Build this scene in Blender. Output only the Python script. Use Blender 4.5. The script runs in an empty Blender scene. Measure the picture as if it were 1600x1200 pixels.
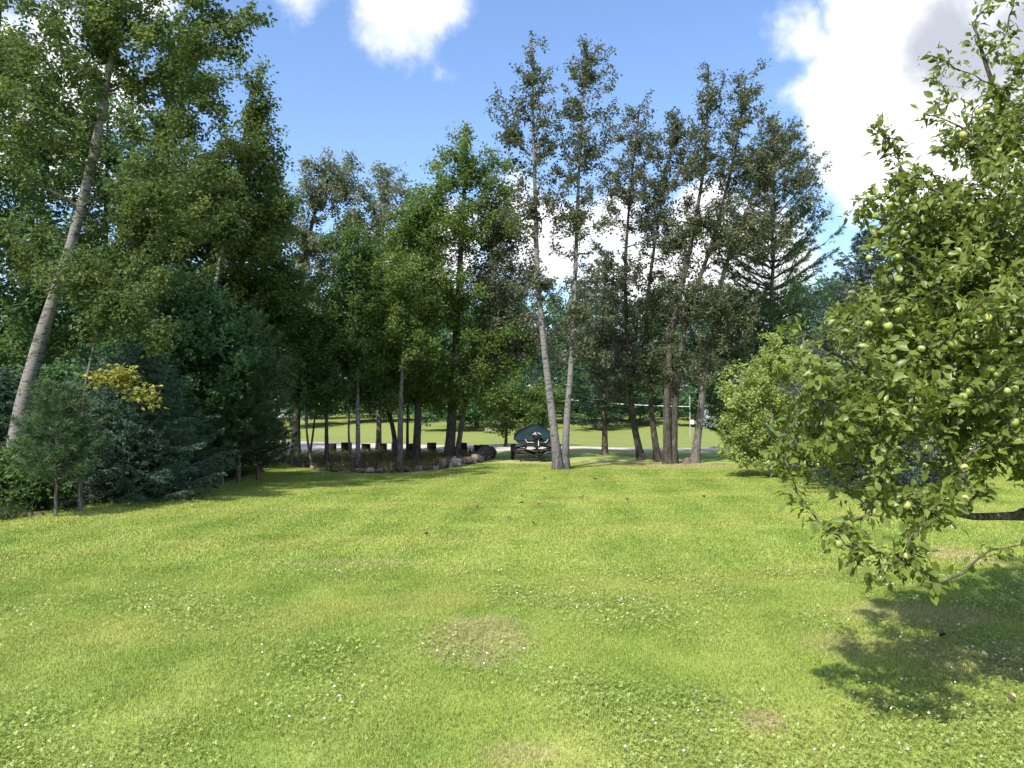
import bpy, math, random
import numpy as np
from mathutils import Vector
R = math.radians
sc = bpy.context.scene
COL = sc.collection

# ------------------------------------------------------------------ camera, sky, sun, exposure
CAM_H = 2.0
PITCH = math.atan(40 / 1200)
cam_d = bpy.data.cameras.new('camera'); cam = bpy.data.objects.new('camera', cam_d); COL.objects.link(cam)
cam_d.sensor_width = 36; cam_d.lens = 27.0; cam_d.clip_end = 3000; cam_d.clip_start = 0.05
cam.location = (0, 0, CAM_H); cam.rotation_euler = (R(90) + PITCH, 0, 0)
sc.camera = cam

SUN_EL = 50.0
SUN_DIR = Vector((-0.53, -0.85, 0)).normalized()          # horizontal direction from the scene to the sun
sun_d = bpy.data.lights.new('sun', 'SUN'); sun = bpy.data.objects.new('sun', sun_d); COL.objects.link(sun)
sun_d.energy = 3.9; sun_d.angle = R(0.8); sun_d.color = (1.0, 0.955, 0.87)
sv = Vector((SUN_DIR.x * math.cos(R(SUN_EL)), SUN_DIR.y * math.cos(R(SUN_EL)), math.sin(R(SUN_EL))))
sun.rotation_euler = sv.to_track_quat('Z', 'Y').to_euler()
sun.location = sv * 60

sc.view_settings.view_transform = 'Standard'; sc.view_settings.look = 'None'
sc.view_settings.gamma = 1.0; sc.view_settings.use_curve_mapping = False
sc.view_settings.exposure = 1.03
sc.cycles.max_bounces = 7; sc.cycles.diffuse_bounces = 4; sc.cycles.glossy_bounces = 2
sc.cycles.transmission_bounces = 5; sc.cycles.transparent_max_bounces = 6; sc.cycles.caustics_reflective = False
sc.cycles.sample_clamp_indirect = 4.0


def ray(px, py):
    c, s = math.cos(PITCH), math.sin(PITCH)
    a, b = (px - 800) / 1200, (600 - py) / 1200
    return Vector((a, c - b * s, s + b * c))


def W(px, py, d):
    """point of the place that stands d metres in front of the camera position, seen at that bearing"""
    v = ray(px, py)
    return np.array((v.x / v.y * d, d, CAM_H + v.z / v.y * d))


# ---- sky: Nishita blue with cumulus clouds laid out over the whole dome
wd = bpy.data.worlds.new('World'); sc.world = wd; wd.use_nodes = True
nt = wd.node_tree; nt.nodes.clear()
N = nt.nodes.new; L = nt.links.new


def wmath(op, a, b=None, clamp=False):
    n = N('ShaderNodeMath'); n.operation = op; n.use_clamp = clamp
    for i, v in enumerate((a, b)):
        if v is None: continue
        if isinstance(v, (int, float)): n.inputs[i].default_value = v
        else: L(v, n.inputs[i])
    return n.outputs[0]


tc = N('ShaderNodeTexCoord')
sky = N('ShaderNodeTexSky'); sky.sky_type = 'NISHITA'; sky.sun_disc = False
sky.sun_elevation = R(SUN_EL); sky.sun_rotation = math.atan2(SUN_DIR.x, SUN_DIR.y)
sky.air_density = 1.1; sky.dust_density = 1.7; sky.ozone_density = 3.0; sky.altitude = 300
bg = N('ShaderNodeBackground'); bg.inputs[1].default_value = 0.135
hsv = N('ShaderNodeHueSaturation'); hsv.inputs['Saturation'].default_value = 1.08; hsv.inputs['Hue'].default_value = 0.505; L(sky.outputs[0], hsv.inputs['Color']); L(hsv.outputs[0], bg.inputs[0])
nz = N('ShaderNodeTexNoise'); nz.inputs['Scale'].default_value = 5.0; nz.inputs['Detail'].default_value = 8; nz.inputs['Roughness'].default_value = 0.58
L(tc.outputs['Generated'], nz.inputs['Vector'])
sub = N('ShaderNodeVectorMath'); sub.operation = 'SUBTRACT'; L(nz.outputs['Color'], sub.inputs[0]); sub.inputs[1].default_value = (0.5, 0.5, 0.5)
scl = N('ShaderNodeVectorMath'); scl.operation = 'SCALE'; L(sub.outputs[0], scl.inputs[0]); scl.inputs['Scale'].default_value = 0.19
wv = N('ShaderNodeVectorMath'); wv.operation = 'ADD'; L(tc.outputs['Generated'], wv.inputs[0]); L(scl.outputs[0], wv.inputs[1])
# cumulus heaps: bearing (as seen from the lawn) and angular size
puffs = [(1540, 40, 190), (1400, 150, 130), (1440, 215, 85), (1345, 225, 72), (1300, 150, 62), (1247, 62, 34), (1620, 190, 170), (1560, 290, 90),
         (598, -6, 56), (672, 0, 58), (640, 34, 34), (440, -4, 26), (690, 100, 9), (640, -70, 70),
         (870, 375, 78), (955, 335, 48), (1090, 405, 78), (800, 310, 42), (700, 385, 60), (1010, 425, 75), (640, 420, 60), (1180, 440, 80),
         (120, 160, 60), (60, 240, 60), (90, 60, 40), (250, 0, 50), (-120, 120, 120)]
PU = [(ray(x, y).normalized(), r / 1200) for x, y, r in puffs]
rs = random.Random(5)
while len(PU) < 52:                                         # the same broken cumulus goes on round the dome
    az, el = rs.uniform(0, 2 * math.pi), R(rs.uniform(8, 70))
    v = Vector((math.sin(az) * math.cos(el), math.cos(az) * math.cos(el), math.sin(el)))
    if v.y > 0.62: continue
    a = rs.uniform(0.06, 0.15)
    PU += [(v, a), ((v + Vector((rs.uniform(-a, a), rs.uniform(-a, a), rs.uniform(-.05, .05)))).normalized(), a * .8)]
acc = None
for c, a in PU:
    d = N('ShaderNodeVectorMath'); d.operation = 'DISTANCE'; L(wv.outputs[0], d.inputs[0]); d.inputs[1].default_value = c
    v = wmath('SUBTRACT', a, d.outputs['Value'])
    acc = v if acc is None else wmath('MAXIMUM', acc, v)
mr = N('ShaderNodeMapRange'); mr.interpolation_type = 'SMOOTHSTEP'; L(acc, mr.inputs[0])
mr.inputs[1].default_value = -0.018; mr.inputs[2].default_value = 0.022
nz2 = N('ShaderNodeTexNoise'); nz2.inputs['Scale'].default_value = 6.5; nz2.inputs['Detail'].default_value = 5
L(tc.outputs['Generated'], nz2.inputs['Vector'])
dp = N('ShaderNodeMapRange'); L(acc, dp.inputs[0]); dp.inputs[1].default_value = 0.0; dp.inputs[2].default_value = 0.09
nr = N('ShaderNodeMapRange'); nr.interpolation_type = 'SMOOTHSTEP'; L(nz2.outputs[0], nr.inputs[0]); nr.inputs[1].default_value = 0.42; nr.inputs[2].default_value = 0.60
cm = N('ShaderNodeMix'); cm.data_type = 'RGBA'
L(wmath('MULTIPLY', dp.outputs[0], nr.outputs[0]), cm.inputs[0])
cm.inputs[6].default_value = (0.74, 0.74, 0.75, 1); cm.inputs[7].default_value = (0.33, 0.35, 0.40, 1)
bgc = N('ShaderNodeBackground'); L(cm.outputs[2], bgc.inputs[0]); bgc.inputs[1].default_value = 0.95
mx = N('ShaderNodeMixShader'); L(mr.outputs[0], mx.inputs[0]); L(bg.outputs[0], mx.inputs[1]); L(bgc.outputs[0], mx.inputs[2])
wo = N('ShaderNodeOutputWorld'); L(mx.outputs[0], wo.inputs[0])

# ------------------------------------------------------------------ helpers: meshes
rng = np.random.default_rng(11)


class Geo:
    def __init__(s): s.v = []; s.f = []; s.t = []; s.n = 0; s.ft = []

    def add(s, v, f, tint=0.5):
        v = np.asarray(v, dtype=np.float64).reshape(-1, 3); f = np.asarray(f, dtype=np.int64)
        s.v.append(v); s.f.append(f + s.n); s.n += len(v)
        s.t.append(np.broadcast_to(np.asarray(tint, dtype=np.float32), (len(f),)).copy())

    def tris(s): return sum(len(f) * (f.shape[1] - 2) for f in s.f)

    def mesh(s, name, origin=(0, 0, 0), smooth=False):
        me = bpy.data.meshes.new(name)
        v = np.concatenate(s.v) - np.asarray(origin)
        tot = np.concatenate([np.full(len(f), f.shape[1]) for f in s.f])
        loops = np.concatenate([f.ravel() for f in s.f])
        me.vertices.add(len(v)); me.vertices.foreach_set('co', v.astype(np.float32).ravel())
        me.loops.add(len(loops)); me.loops.foreach_set('vertex_index', loops.astype(np.int32))
        me.polygons.add(len(tot)); st = np.concatenate(([0], np.cumsum(tot)[:-1]))
        me.polygons.foreach_set('loop_start', st.astype(np.int32))
        me.polygons.foreach_set('use_smooth', np.full(len(tot), smooth))
        at = me.attributes.new('tint', 'FLOAT', 'FACE'); at.data.foreach_set('value', np.concatenate(s.t))
        me.update(calc_edges=True)
        return me


def put(name, geo, mat, parent=None, origin=(0, 0, 0), smooth=False, **props):
    me = geo if isinstance(geo, bpy.types.Mesh) else geo.mesh(name, origin if parent is not None else (0, 0, 0), smooth)
    if mat is not None and not me.materials: me.materials.append(mat)
    o = bpy.data.objects.new(name, me); COL.objects.link(o)
    if parent is not None: o.parent = parent
    else: o.location = origin
    for k, v in props.items(): o[k] = v
    return o


def thing(name, label, cat, loc, group=None):
    o = bpy.data.objects.new(name, None); COL.objects.link(o); o.location = loc
    o.empty_display_size = 0.3; o['label'] = label; o['category'] = cat
    if group: o['group'] = group
    return o


def copy_tree(root, loc, rz=0, s=1, label=None, parent=None):
    c = root.copy(); COL.objects.link(c); c.parent = parent
    if parent is None:
        c.location = loc; c.rotation_euler = (0, 0, rz); c.scale = (s, s, s)
        if label: c['label'] = label
    for ch in list(root.children): copy_tree(ch, None, parent=c)
    return c


def nrm(a): return a / np.maximum(np.linalg.norm(a, axis=-1, keepdims=True), 1e-9)


def tube(g, pts, rad, sides=6, tint=0.5, flare=0, jit=0.0, cap=True):
    pts = np.asarray(pts, float); n = len(pts); rad = np.broadcast_to(np.asarray(rad, float), (n,))
    tg = nrm(np.gradient(pts, axis=0))
    ref = np.array((0, 0, 1.0)) if abs(tg[0][2]) < 0.9 else np.array((1.0, 0, 0))
    u = nrm(np.cross(tg, ref)); w = np.cross(tg, u)
    a = np.linspace(0, 2 * math.pi, sides, endpoint=False)
    rr = rad[:, None] * (1 + jit * (rng.random((n, sides)) - 0.5))
    if flare: rr = rr * (1 + flare * np.exp(-np.arange(n) * 1.6)[:, None] * (0.6 + 0.4 * np.cos(a * 4 + 1))[None, :])
    v = pts[:, None] + rr[..., None] * (np.cos(a)[None, :, None] * u[:, None] + np.sin(a)[None, :, None] * w[:, None])
    i = np.arange(n - 1)[:, None] * sides; j = np.arange(sides)[None]; k = (j + 1) % sides
    f = np.stack((i + j, i + k, i + sides + k, i + sides + j), -1).reshape(-1, 4)
    g.add(v.reshape(-1, 3), f, tint)
    if cap:
        m = sides * (n - 1)
        g.add(np.vstack((v[-1], pts[-1:] + tg[-1:] * rad[-1] * .5)), [(q, (q + 1) % sides, sides) for q in range(sides)], tint)
        g.add(np.vstack((v[0], pts[:1])), [((q + 1) % sides, q, sides) for q in range(sides)], tint)


def box(g, c, s, tint=0.5, rz=0.0, bev=0.0, rx=0.0):
    x, y, z = np.asarray(s) / 2
    b = min(bev, x * .6, y * .6, z * .6)
    if b > 0:
        prof = [(x - b, y, ), ]
        ring = np.array([(x, y - b), (x - b, y), (-x + b, y), (-x, y - b), (-x, -y + b), (-x + b, -y), (x - b, -y), (x, -y + b)])
        inn = ring * np.array(((x - b) / x, (y - b) / y))
        lay = [np.c_[inn, np.full(8, -z)], np.c_[ring, np.full(8, -z + b)], np.c_[ring, np.full(8, z - b)], np.c_[inn, np.full(8, z)]]
        v = np.vstack(lay); f = []
        for l in range(3):
            for q in range(8): f.append((l * 8 + q, l * 8 + (q + 1) % 8, l * 8 + 8 + (q + 1) % 8, l * 8 + 8 + q))
        caps = [tuple(range(7, -1, -1)), tuple(range(24, 32))]
    else:
        v = np.array([(a, b_, c_) for c_ in (-z, z) for a, b_ in ((x, y), (-x, y), (-x, -y), (x, -y))])
        f = [(q, (q + 1) % 4, 4 + (q + 1) % 4, 4 + q) for q in range(4)]; caps = [(3, 2, 1, 0), (4, 5, 6, 7)]
    if rx:
        cs, sn = math.cos(rx), math.sin(rx); v = v @ np.array(((1, 0, 0), (0, cs, sn), (0, -sn, cs)))
    cs, sn = math.cos(rz), math.sin(rz); v = v @ np.array(((cs, sn, 0), (-sn, cs, 0), (0, 0, 1)))
    v = v + np.asarray(c)
    n0 = g.n; g.add(v, f, tint)
    for cp in caps:
        g.f.append(np.array([cp]) + n0); g.t.append(np.full(1, tint, np.float32))


def rand_dirs(n):
    v = rng.normal(size=(n, 3)); return nrm(v)


def leaf_quads(g, P, size, aspect=0.62, droop=0.3, up=0.9, tint=None, fold=0.14, jitter=0.35):
    """one folded four-cornered leaf for each point of P"""
    n = len(P)
    ax = rand_dirs(n); ax[:, 2] = ax[:, 2] * 0.6 - droop; ax = nrm(ax)
    nm = rand_dirs(n); nm[:, 2] = nm[:, 2] + up; sd = nrm(np.cross(nm, ax)); nm = np.cross(ax, sd)
    l = size * (1 + jitter * (rng.random(n) * 2 - 1))[:, None]; w = l * aspect * .5
    m = P + ax * l * 0.45 + nm * l * fold
    v = np.stack((P, m + sd * w, P + ax * l, m - sd * w), 1).reshape(-1, 3)
    g.add(v, np.arange(4 * n).reshape(-1, 4), rng.random(n) if tint is None else tint)


def needles(g, P, D, length, width, k, spread, tint):
    """k needle triangles fanning from each point of P about direction D"""
    n = len(P); Pp = np.repeat(P, k, 0); dd = nrm(np.repeat(D, k, 0) + spread * rand_dirs(n * k))
    sd = nrm(np.cross(dd, rand_dirs(n * k))) * width / 2
    l = length * (0.7 + 0.5 * rng.random(n * k))[:, None]
    v = np.stack((Pp - sd, Pp + sd, Pp + dd * l), 1).reshape(-1, 3)
    g.add(v, np.arange(3 * n * k).reshape(-1, 3), np.repeat(tint, k) if np.ndim(tint) else tint)


def smooth_path(pts, n):
    pts = np.asarray(pts, float); t = np.linspace(0, 1, len(pts)); tt = np.linspace(0, 1, n)
    # Catmull-Rom through the points
    P = np.vstack((2 * pts[0] - pts[1], pts, 2 * pts[-1] - pts[-2])); s = tt * (len(pts) - 1); i = np.minimum(s.astype(int), len(pts) - 2); f = (s - i)[:, None]
    a, b, c, d = P[i], P[i + 1], P[i + 2], P[i + 3]
    return 0.5 * (2 * b + (c - a) * f + (2 * a - 5 * b + 4 * c - d) * f ** 2 + (3 * b - a - 3 * c + d) * f ** 3)


def gz(x, y):
    """height of the ground: level lawn, rising field beyond the driveway"""
    x = np.asarray(x, float); y = np.asarray(y, float)
    t = np.clip((y - 46) / 30, 0, 1); r = 1.25 * t * t * (3 - 2 * t)
    t2 = np.clip((y - 76) / 200, 0, 1)
    return r + 5 * t2 + 0.03 * np.sin(x * .55 + 1) * np.sin(y * .33) * np.clip((y - 3) / 8, 0, 1)


# ------------------------------------------------------------------ helpers: materials
def new_mat(name):
    m = bpy.data.materials.new(name); m.use_nodes = True; t = m.node_tree; t.nodes.clear()
    o = t.nodes.new('ShaderNodeOutputMaterial')
    return m, t, o


class NB:
    def __init__(s, t): s.t = t

    def n(s, kind, **kw):
        nd = s.t.nodes.new(kind)
        for k, v in kw.items():
            if k.startswith('i_'): nd.inputs[k[2:].replace('_', ' ')].default_value = v
            else: setattr(nd, k, v)
        return nd

    def l(s, a, b): s.t.links.new(a, b)

    def noise(s, vec, scale, detail=3, rough=0.55):
        n = s.n('ShaderNodeTexNoise'); n.inputs['Scale'].default_value = scale; n.inputs['Detail'].default_value = detail; n.inputs['Roughness'].default_value = rough
        if vec is not None: s.l(vec, n.inputs['Vector'])
        return n.outputs['Fac']

    def mapv(s, vec, scale):
        m = s.n('ShaderNodeMapping'); m.inputs['Scale'].default_value = scale; s.l(vec, m.inputs['Vector']); return m.outputs[0]

    def rng(s, f, a, b, c=0.0, d=1.0, smooth=True):
        m = s.n('ShaderNodeMapRange'); m.interpolation_type = 'SMOOTHSTEP' if smooth else 'LINEAR'
        s.l(f, m.inputs[0])
        for i, v in enumerate((a, b, c, d)): m.inputs[1 + i].default_value = v
        return m.outputs[0]

    def mix(s, f, a, b):
        m = s.n('ShaderNodeMix', data_type='RGBA')
        for i, v in ((0, f), (6, a), (7, b)):
            if isinstance(v, (int, float)): m.inputs[i].default_value = v
            elif isinstance(v, tuple): m.inputs[i].default_value = (*v[:3], 1)
            else: s.l(v, m.inputs[i])
        return m.outputs[2]

    def math(s, op, a, b=0.0):
        m = s.n('ShaderNodeMath', operation=op)
        for i, v in enumerate((a, b)):
            if isinstance(v, (int, float)): m.inputs[i].default_value = v
            else: s.l(v, m.inputs[i])
        return m.outputs[0]

    def bump(s, h, strength, dist):
        b = s.n('ShaderNodeBump'); b.inputs['Strength'].default_value = strength; b.inputs['Distance'].default_value = dist; s.l(h, b.inputs['Height']); return b.outputs[0]


def leaf_mat(name, c0, c1, c2=None, trans=0.42, rough=0.5, spec=0.25, tr_col=None):
    """c0..c1 (and a few c2) over the leaves; thin leaves let light through"""
    m, t, o = new_mat(name); b = NB(t)
    at = b.n('ShaderNodeAttribute', attribute_name='tint')
    col = b.mix(b.rng(at.outputs['Fac'], 0.0, 0.8, smooth=False), c0, c1)
    if c2: col = b.mix(b.rng(at.outputs['Fac'], 0.88, 0.98), col, c2)
    p = b.n('ShaderNodeBsdfPrincipled'); b.l(col, p.inputs['Base Color']); p.inputs['Roughness'].default_value = rough; p.inputs['Specular IOR Level'].default_value = spec
    tr = b.n('ShaderNodeBsdfTranslucent')
    hs = b.n('ShaderNodeHueSaturation'); hs.inputs['Hue'].default_value = 0.485; hs.inputs['Saturation'].default_value = 1.1; hs.inputs['Value'].default_value = 1.5
    b.l(col, hs.inputs['Color']); b.l(hs.outputs[0], tr.inputs['Color'])
    mx = b.n('ShaderNodeMixShader'); mx.inputs[0].default_value = trans; b.l(p.outputs[0], mx.inputs[1]); b.l(tr.outputs[0], mx.inputs[2])
    b.l(mx.outputs[0], o.inputs[0]); return m


def plain_mat(name, col, rough=0.6, spec=0.4, metal=0.0, noise=0.25, scale=8.0, bump=0.0):
    m, t, o = new_mat(name); b = NB(t); tc = b.n('ShaderNodeTexCoord')
    f = b.noise(tc.outputs['Object'], scale, 5)
    dk = tuple(c * (1 - noise) for c in col); lt = tuple(min(1, c * (1 + noise)) for c in col)
    p = b.n('ShaderNodeBsdfPrincipled'); b.l(b.mix(b.rng(f, .3, .7), dk, lt), p.inputs['Base Color'])
    p.inputs['Roughness'].default_value = rough; p.inputs['Specular IOR Level'].default_value = spec; p.inputs['Metallic'].default_value = metal
    if bump: b.l(b.bump(f, .6, bump), p.inputs['Normal'])
    b.l(p.outputs[0], o.inputs[0]); return m


def bark_mat(name, base, dark, kind='furrow'):
    m, t, o = new_mat(name); b = NB(t); tc = b.n('ShaderNodeTexCoord'); v = tc.outputs['Object']
    if kind == 'pale':            # smooth pale bark with dark cross marks and branch scars
        a = b.noise(b.mapv(v, (3.2, 3.2, 17)), 1.6, 4, .6); c = b.noise(b.mapv(v, (1.5, 1.5, 2.2)), 2.4, 4, .6)
        f = b.math('MAXIMUM', b.rng(a, .55, .65), b.rng(c, .56, .68))
        fine = b.noise(b.mapv(v, (9, 9, 30)), 2.5, 4); col0 = b.mix(b.rng(fine, .3, .7), tuple(x * .72 for x in base), base)
        sz = b.n('ShaderNodeSeparateXYZ'); b.l(v, sz.inputs[0]); ft = b.noise(b.mapv(v, (14, 14, 3)), 1.4, 5, .65)
        foot = b.math('MULTIPLY', b.rng(sz.outputs['Z'], 1.5, .1), b.rng(ft, .40, .58)); f = b.math('MAXIMUM', f, foot)
        col = b.mix(b.math('MULTIPLY', f, .88), col0, dark); h = b.math('ADD', fine, b.math('MULTIPLY', f, -1.0)); bs = .012
    else:
        a = b.noise(b.mapv(v, (26, 26, 3.4)), 1.3, 5, .62); c = b.noise(v, 3.0, 3)
        col = b.mix(b.rng(a, .36, .66), dark, base); col = b.mix(b.math('MULTIPLY', b.rng(c, .5, .72), .5), col, (.16, .17, .13)); h = a; bs = .03
    p = b.n('ShaderNodeBsdfPrincipled'); b.l(col, p.inputs['Base Color']); p.inputs['Roughness'].default_value = .9; p.inputs['Specular IOR Level'].default_value = .15
    b.l(b.bump(h, .9, bs), p.inputs['Normal']); b.l(p.outputs[0], o.inputs[0]); return m


# colour of the turf by place: mown stripes, yellow and thin spots, used by the soil sheet and by the blades
def turf_group():
    g = bpy.data.node_groups.new('turf_colour', 'ShaderNodeTree')
    g.interface.new_socket('Color', in_out='OUTPUT', socket_type='NodeSocketColor')
    g.interface.new_socket('Dry', in_out='OUTPUT', socket_type='NodeSocketFloat')
    b = NB(g); out = b.n('NodeGroupOutput'); geo = b.n('ShaderNodeNewGeometry'); pos = geo.outputs['Position']
    flat = b.mapv(pos, (1, 1, 0))
    big = b.noise(flat, .16, 4); mid = b.noise(flat, .7, 5); fine = b.noise(flat, 3.2, 4)
    col = b.mix(b.rng(mid, .32, .68), (.180, .268, .044), (.275, .352, .070))
    col = b.mix(b.math('MULTIPLY', b.rng(big, .46, .66), .65), col, (.325, .380, .088))
    # mower passes, about a metre wide, running away to the left rear
    sp = b.n('ShaderNodeSeparateXYZ'); b.l(flat, sp.inputs[0])
    wob = b.noise(flat, .25, 2)
    u = b.math('ADD', b.math('ADD', b.math('MULTIPLY', sp.outputs['X'], 1.0), b.math('MULTIPLY', sp.outputs['Y'], -.10)), b.math('MULTIPLY', wob, 1.0))
    st = b.rng(b.math('SINE', b.math('MULTIPLY', u, 4.6)), -.6, .8)
    col = b.mix(b.math('MULTIPLY', st, .34), col, (.372, .412, .108))
    u2 = b.math('ADD', b.math('MULTIPLY', sp.outputs['X'], .32), b.math('ADD', b.math('MULTIPLY', sp.outputs['Y'], -1.0), b.math('MULTIPLY', wob, 2.0)))
    st2 = b.rng(b.math('SINE', b.math('MULTIPLY', u2, 1.5)), .45, 1.0)
    col = b.mix(b.math('MULTIPLY', st2, .30), col, (.420, .400, .115))
    dryn = b.rng(b.math('ADD', b.math('MULTIPLY', fine, .35), b.math('MULTIPLY', mid, .65)), .585, .70)
    dry = b.math('MULTIPLY', dryn, .35)

    def spot(x, y, rx, ry, amt):
        nonlocal dry
        m = b.n('ShaderNodeMapping', vector_type='TEXTURE'); m.inputs['Location'].default_value = (x, y, 0); m.inputs['Scale'].default_value = (rx, ry, 1); b.l(flat, m.inputs['Vector'])
        ln = b.n('ShaderNodeVectorMath', operation='LENGTH'); b.l(m.outputs[0], ln.inputs[0])
        d = b.math('ADD', ln.outputs['Value'], b.math('MULTIPLY', b.math('SUBTRACT', fine, .5), 1.1))
        dry = b.math('MAXIMUM', dry, b.rng(d, 1.15, .35, 0, amt))
    for a in TURF_SPOTS: spot(*a)
    col = b.mix(dry, col, (.420, .350, .190))
    b.l(col, out.inputs['Color']); b.l(dry, out.inputs['Dry'])
    return g


def on_ground(px, py):
    v = ray(px, py); t = -CAM_H / v.z; return v.x * t, v.y * t


TURF_SPOTS = []
for (px, py, rx, ry, a) in [(750, 1000, .55, .8, .75), (1190, 1130, .17, .22, .95), (1440, 960, 1.0, .6, .55), (1560, 1030, .9, .7, .75), (820, 1180, .3, .2, .4),
                            (1500, 870, .5, .8, .6), (950, 722, 4.5, 2.6, .55), (840, 722, 3.0, 2.0, .5), (1060, 728, 3.0, 1.6, .6), (1330, 1010, .6, .5, .35), (560, 880, 1.6, .3, .3), (980, 708, 8, 2.2, .5)]:
    x, y = on_ground(px, py); TURF_SPOTS.append((x, y, rx, ry, a))
TURF = turf_group()


def turf_mat(name, blades):
    m, t, o = new_mat(name); b = NB(t); gr = b.n('ShaderNodeGroup'); gr.node_tree = TURF
    col = gr.outputs['Color']
    p = b.n('ShaderNodeBsdfPrincipled'); p.inputs['Roughness'].default_value = .6; p.inputs['Specular IOR Level'].default_value = .25
    if blades:
        at = b.n('ShaderNodeAttribute', attribute_name='tint')
        hs = b.n('ShaderNodeHueSaturation'); b.l(b.rng(at.outputs['Fac'], 0, 1, .50, 1.75, False), hs.inputs['Value']); b.l(b.rng(at.outputs['Fac'], 0, 1, .515, .485, False), hs.inputs['Hue']); b.l(col, hs.inputs['Color'])
        col = b.mix(b.math('MULTIPLY', b.rng(at.outputs['Fac'], .86, .95), .6), hs.outputs[0], (.42, .36, .17))
        b.l(col, p.inputs['Base Color'])
        tr = b.n('ShaderNodeBsdfTranslucent'); b.l(col, tr.inputs['Color'])
        mx = b.n('ShaderNodeMixShader'); mx.inputs[0].default_value = .32; b.l(p.outputs[0], mx.inputs[1]); b.l(tr.outputs[0], mx.inputs[2]); b.l(mx.outputs[0], o.inputs[0])
    else:
        geo = b.n('ShaderNodeNewGeometry'); f1 = b.noise(geo.outputs['Position'], 38, 4, .7); f2 = b.noise(geo.outputs['Position'], 7, 4, .6)
        c2 = b.mix(b.math('MULTIPLY', b.rng(f1, .35, .6, 1, 0), .35), col, (.15, .20, .05))
        c2 = b.mix(b.math('MULTIPLY', b.rng(f2, .35, .65), .25), c2, (.24, .30, .07))
        b.l(c2, p.inputs['Base Color']); b.l(b.bump(f1, .7, .03), p.inputs['Normal']); p.inputs['Roughness'].default_value = .9; b.l(p.outputs[0], o.inputs[0])
    return m


M = {}
M['lawn'] = turf_mat('lawn_turf', False)
M['blade'] = turf_mat('grass_blade', True)
M['clover'] = leaf_mat('clover_leaf', (.155, .238, .045), (.262, .335, .080), (.40, .43, .17), trans=.3, rough=.5, spec=.3)
M['flower'] = plain_mat('clover_flower', (.72, .70, .60), .8, .1, noise=.1)
M['aspen_bark'] = bark_mat('aspen_bark', (.215, .202, .188), (.050, .052, .045), 'pale')
M['birch_bark'] = bark_mat('birch_bark', (.33, .315, .295), (.040, .035, .032), 'pale')
M['grey_bark'] = bark_mat('grey_bark', (.22, .20, .175), (.055, .047, .040))
M['dark_bark'] = bark_mat('dark_bark', (.105, .090, .075), (.030, .025, .021))
M['pine_bark'] = bark_mat('pine_bark', (.23, .17, .13), (.075, .055, .042))
M['twig'] = plain_mat('twig_bark', (.085, .078, .070), .9, .1)
M['apple_bark'] = bark_mat('apple_bark', (.15, .125, .105), (.040, .033, .028))
M['l_olive'] = leaf_mat('leaf_olive', (.048, .088, .030), (.118, .165, .048), (.25, .25, .07))
M['l_green'] = leaf_mat('leaf_green', (.050, .106, .032), (.115, .185, .054), (.18, .22, .07))
M['l_deep'] = leaf_mat('leaf_deep', (.046, .108, .044), (.098, .180, .070), (.15, .21, .08))
M['l_maple'] = leaf_mat('leaf_maple', (.062, .118, .030), (.140, .205, .052), (.21, .25, .07))
M['l_aspen'] = leaf_mat('leaf_aspen', (.058, .074, .038), (.125, .138, .070), (.21, .17, .09), trans=.28)
M['l_grey'] = leaf_mat('leaf_grey', (.075, .088, .056), (.140, .150, .095), (.21, .18, .11), trans=.28)
M['l_pale'] = leaf_mat('leaf_pale', (.100, .128, .070), (.190, .215, .125), (.27, .25, .15), trans=.34)
M['l_yellow'] = leaf_mat('leaf_yellow', (.165, .190, .045), (.310, .315, .075), (.40, .36, .09))
M['l_lime'] = leaf_mat('leaf_lime', (.180, .262, .070), (.350, .415, .135), (.48, .50, .20))
M['l_apple'] = leaf_mat('leaf_apple', (.082, .122, .024), (.168, .212, .044), (.28, .30, .075), trans=.36, rough=.38, spec=.38)
M['n_pine'] = leaf_mat('needle_pine', (.042, .092, .036), (.092, .148, .056), (.14, .18, .07), trans=.15)
M['n_spruce'] = leaf_mat('needle_spruce', (.044, .092, .056), (.092, .150, .096), (.14, .18, .12), trans=.1)
M['n_blue'] = leaf_mat('needle_blue', (.040, .066, .062), (.085, .120, .115), (.12, .15, .14), trans=.1)
M['weed'] = leaf_mat('weed_leaf', (.075, .085, .030), (.16, .15, .055), (.28, .22, .10))
M['under'] = leaf_mat('undergrowth_leaf', (.022, .052, .018), (.070, .110, .032), (.18, .18, .05))


# ------------------------------------------------------------------ the setting
def sheet(name, xs, ys, dz, mat, mask=None):
    X, Y = np.meshgrid(xs, ys); Z = gz(X, Y) + dz
    v = np.stack((X, Y, Z), -1).reshape(-1, 3); nx = len(xs)
    i, j = np.meshgrid(np.arange(len(ys) - 1), np.arange(nx - 1), indexing='ij')
    f = np.stack((i * nx + j, i * nx + j + 1, (i + 1) * nx + j + 1, (i + 1) * nx + j), -1).reshape(-1, 4)
    g = Geo(); g.add(v, f)
    return put(name, g, mat, smooth=True, kind='structure')


xs = np.unique(np.concatenate((np.linspace(-500, -40, 16), np.linspace(-40, 40, 81), np.linspace(40, 500, 16))))
ys = np.unique(np.concatenate((np.linspace(-80, 0, 9), np.linspace(0, 100, 101), np.linspace(100, 600, 26))))
sheet('lawn', xs, ys, 0.0, M['lawn'])


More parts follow.
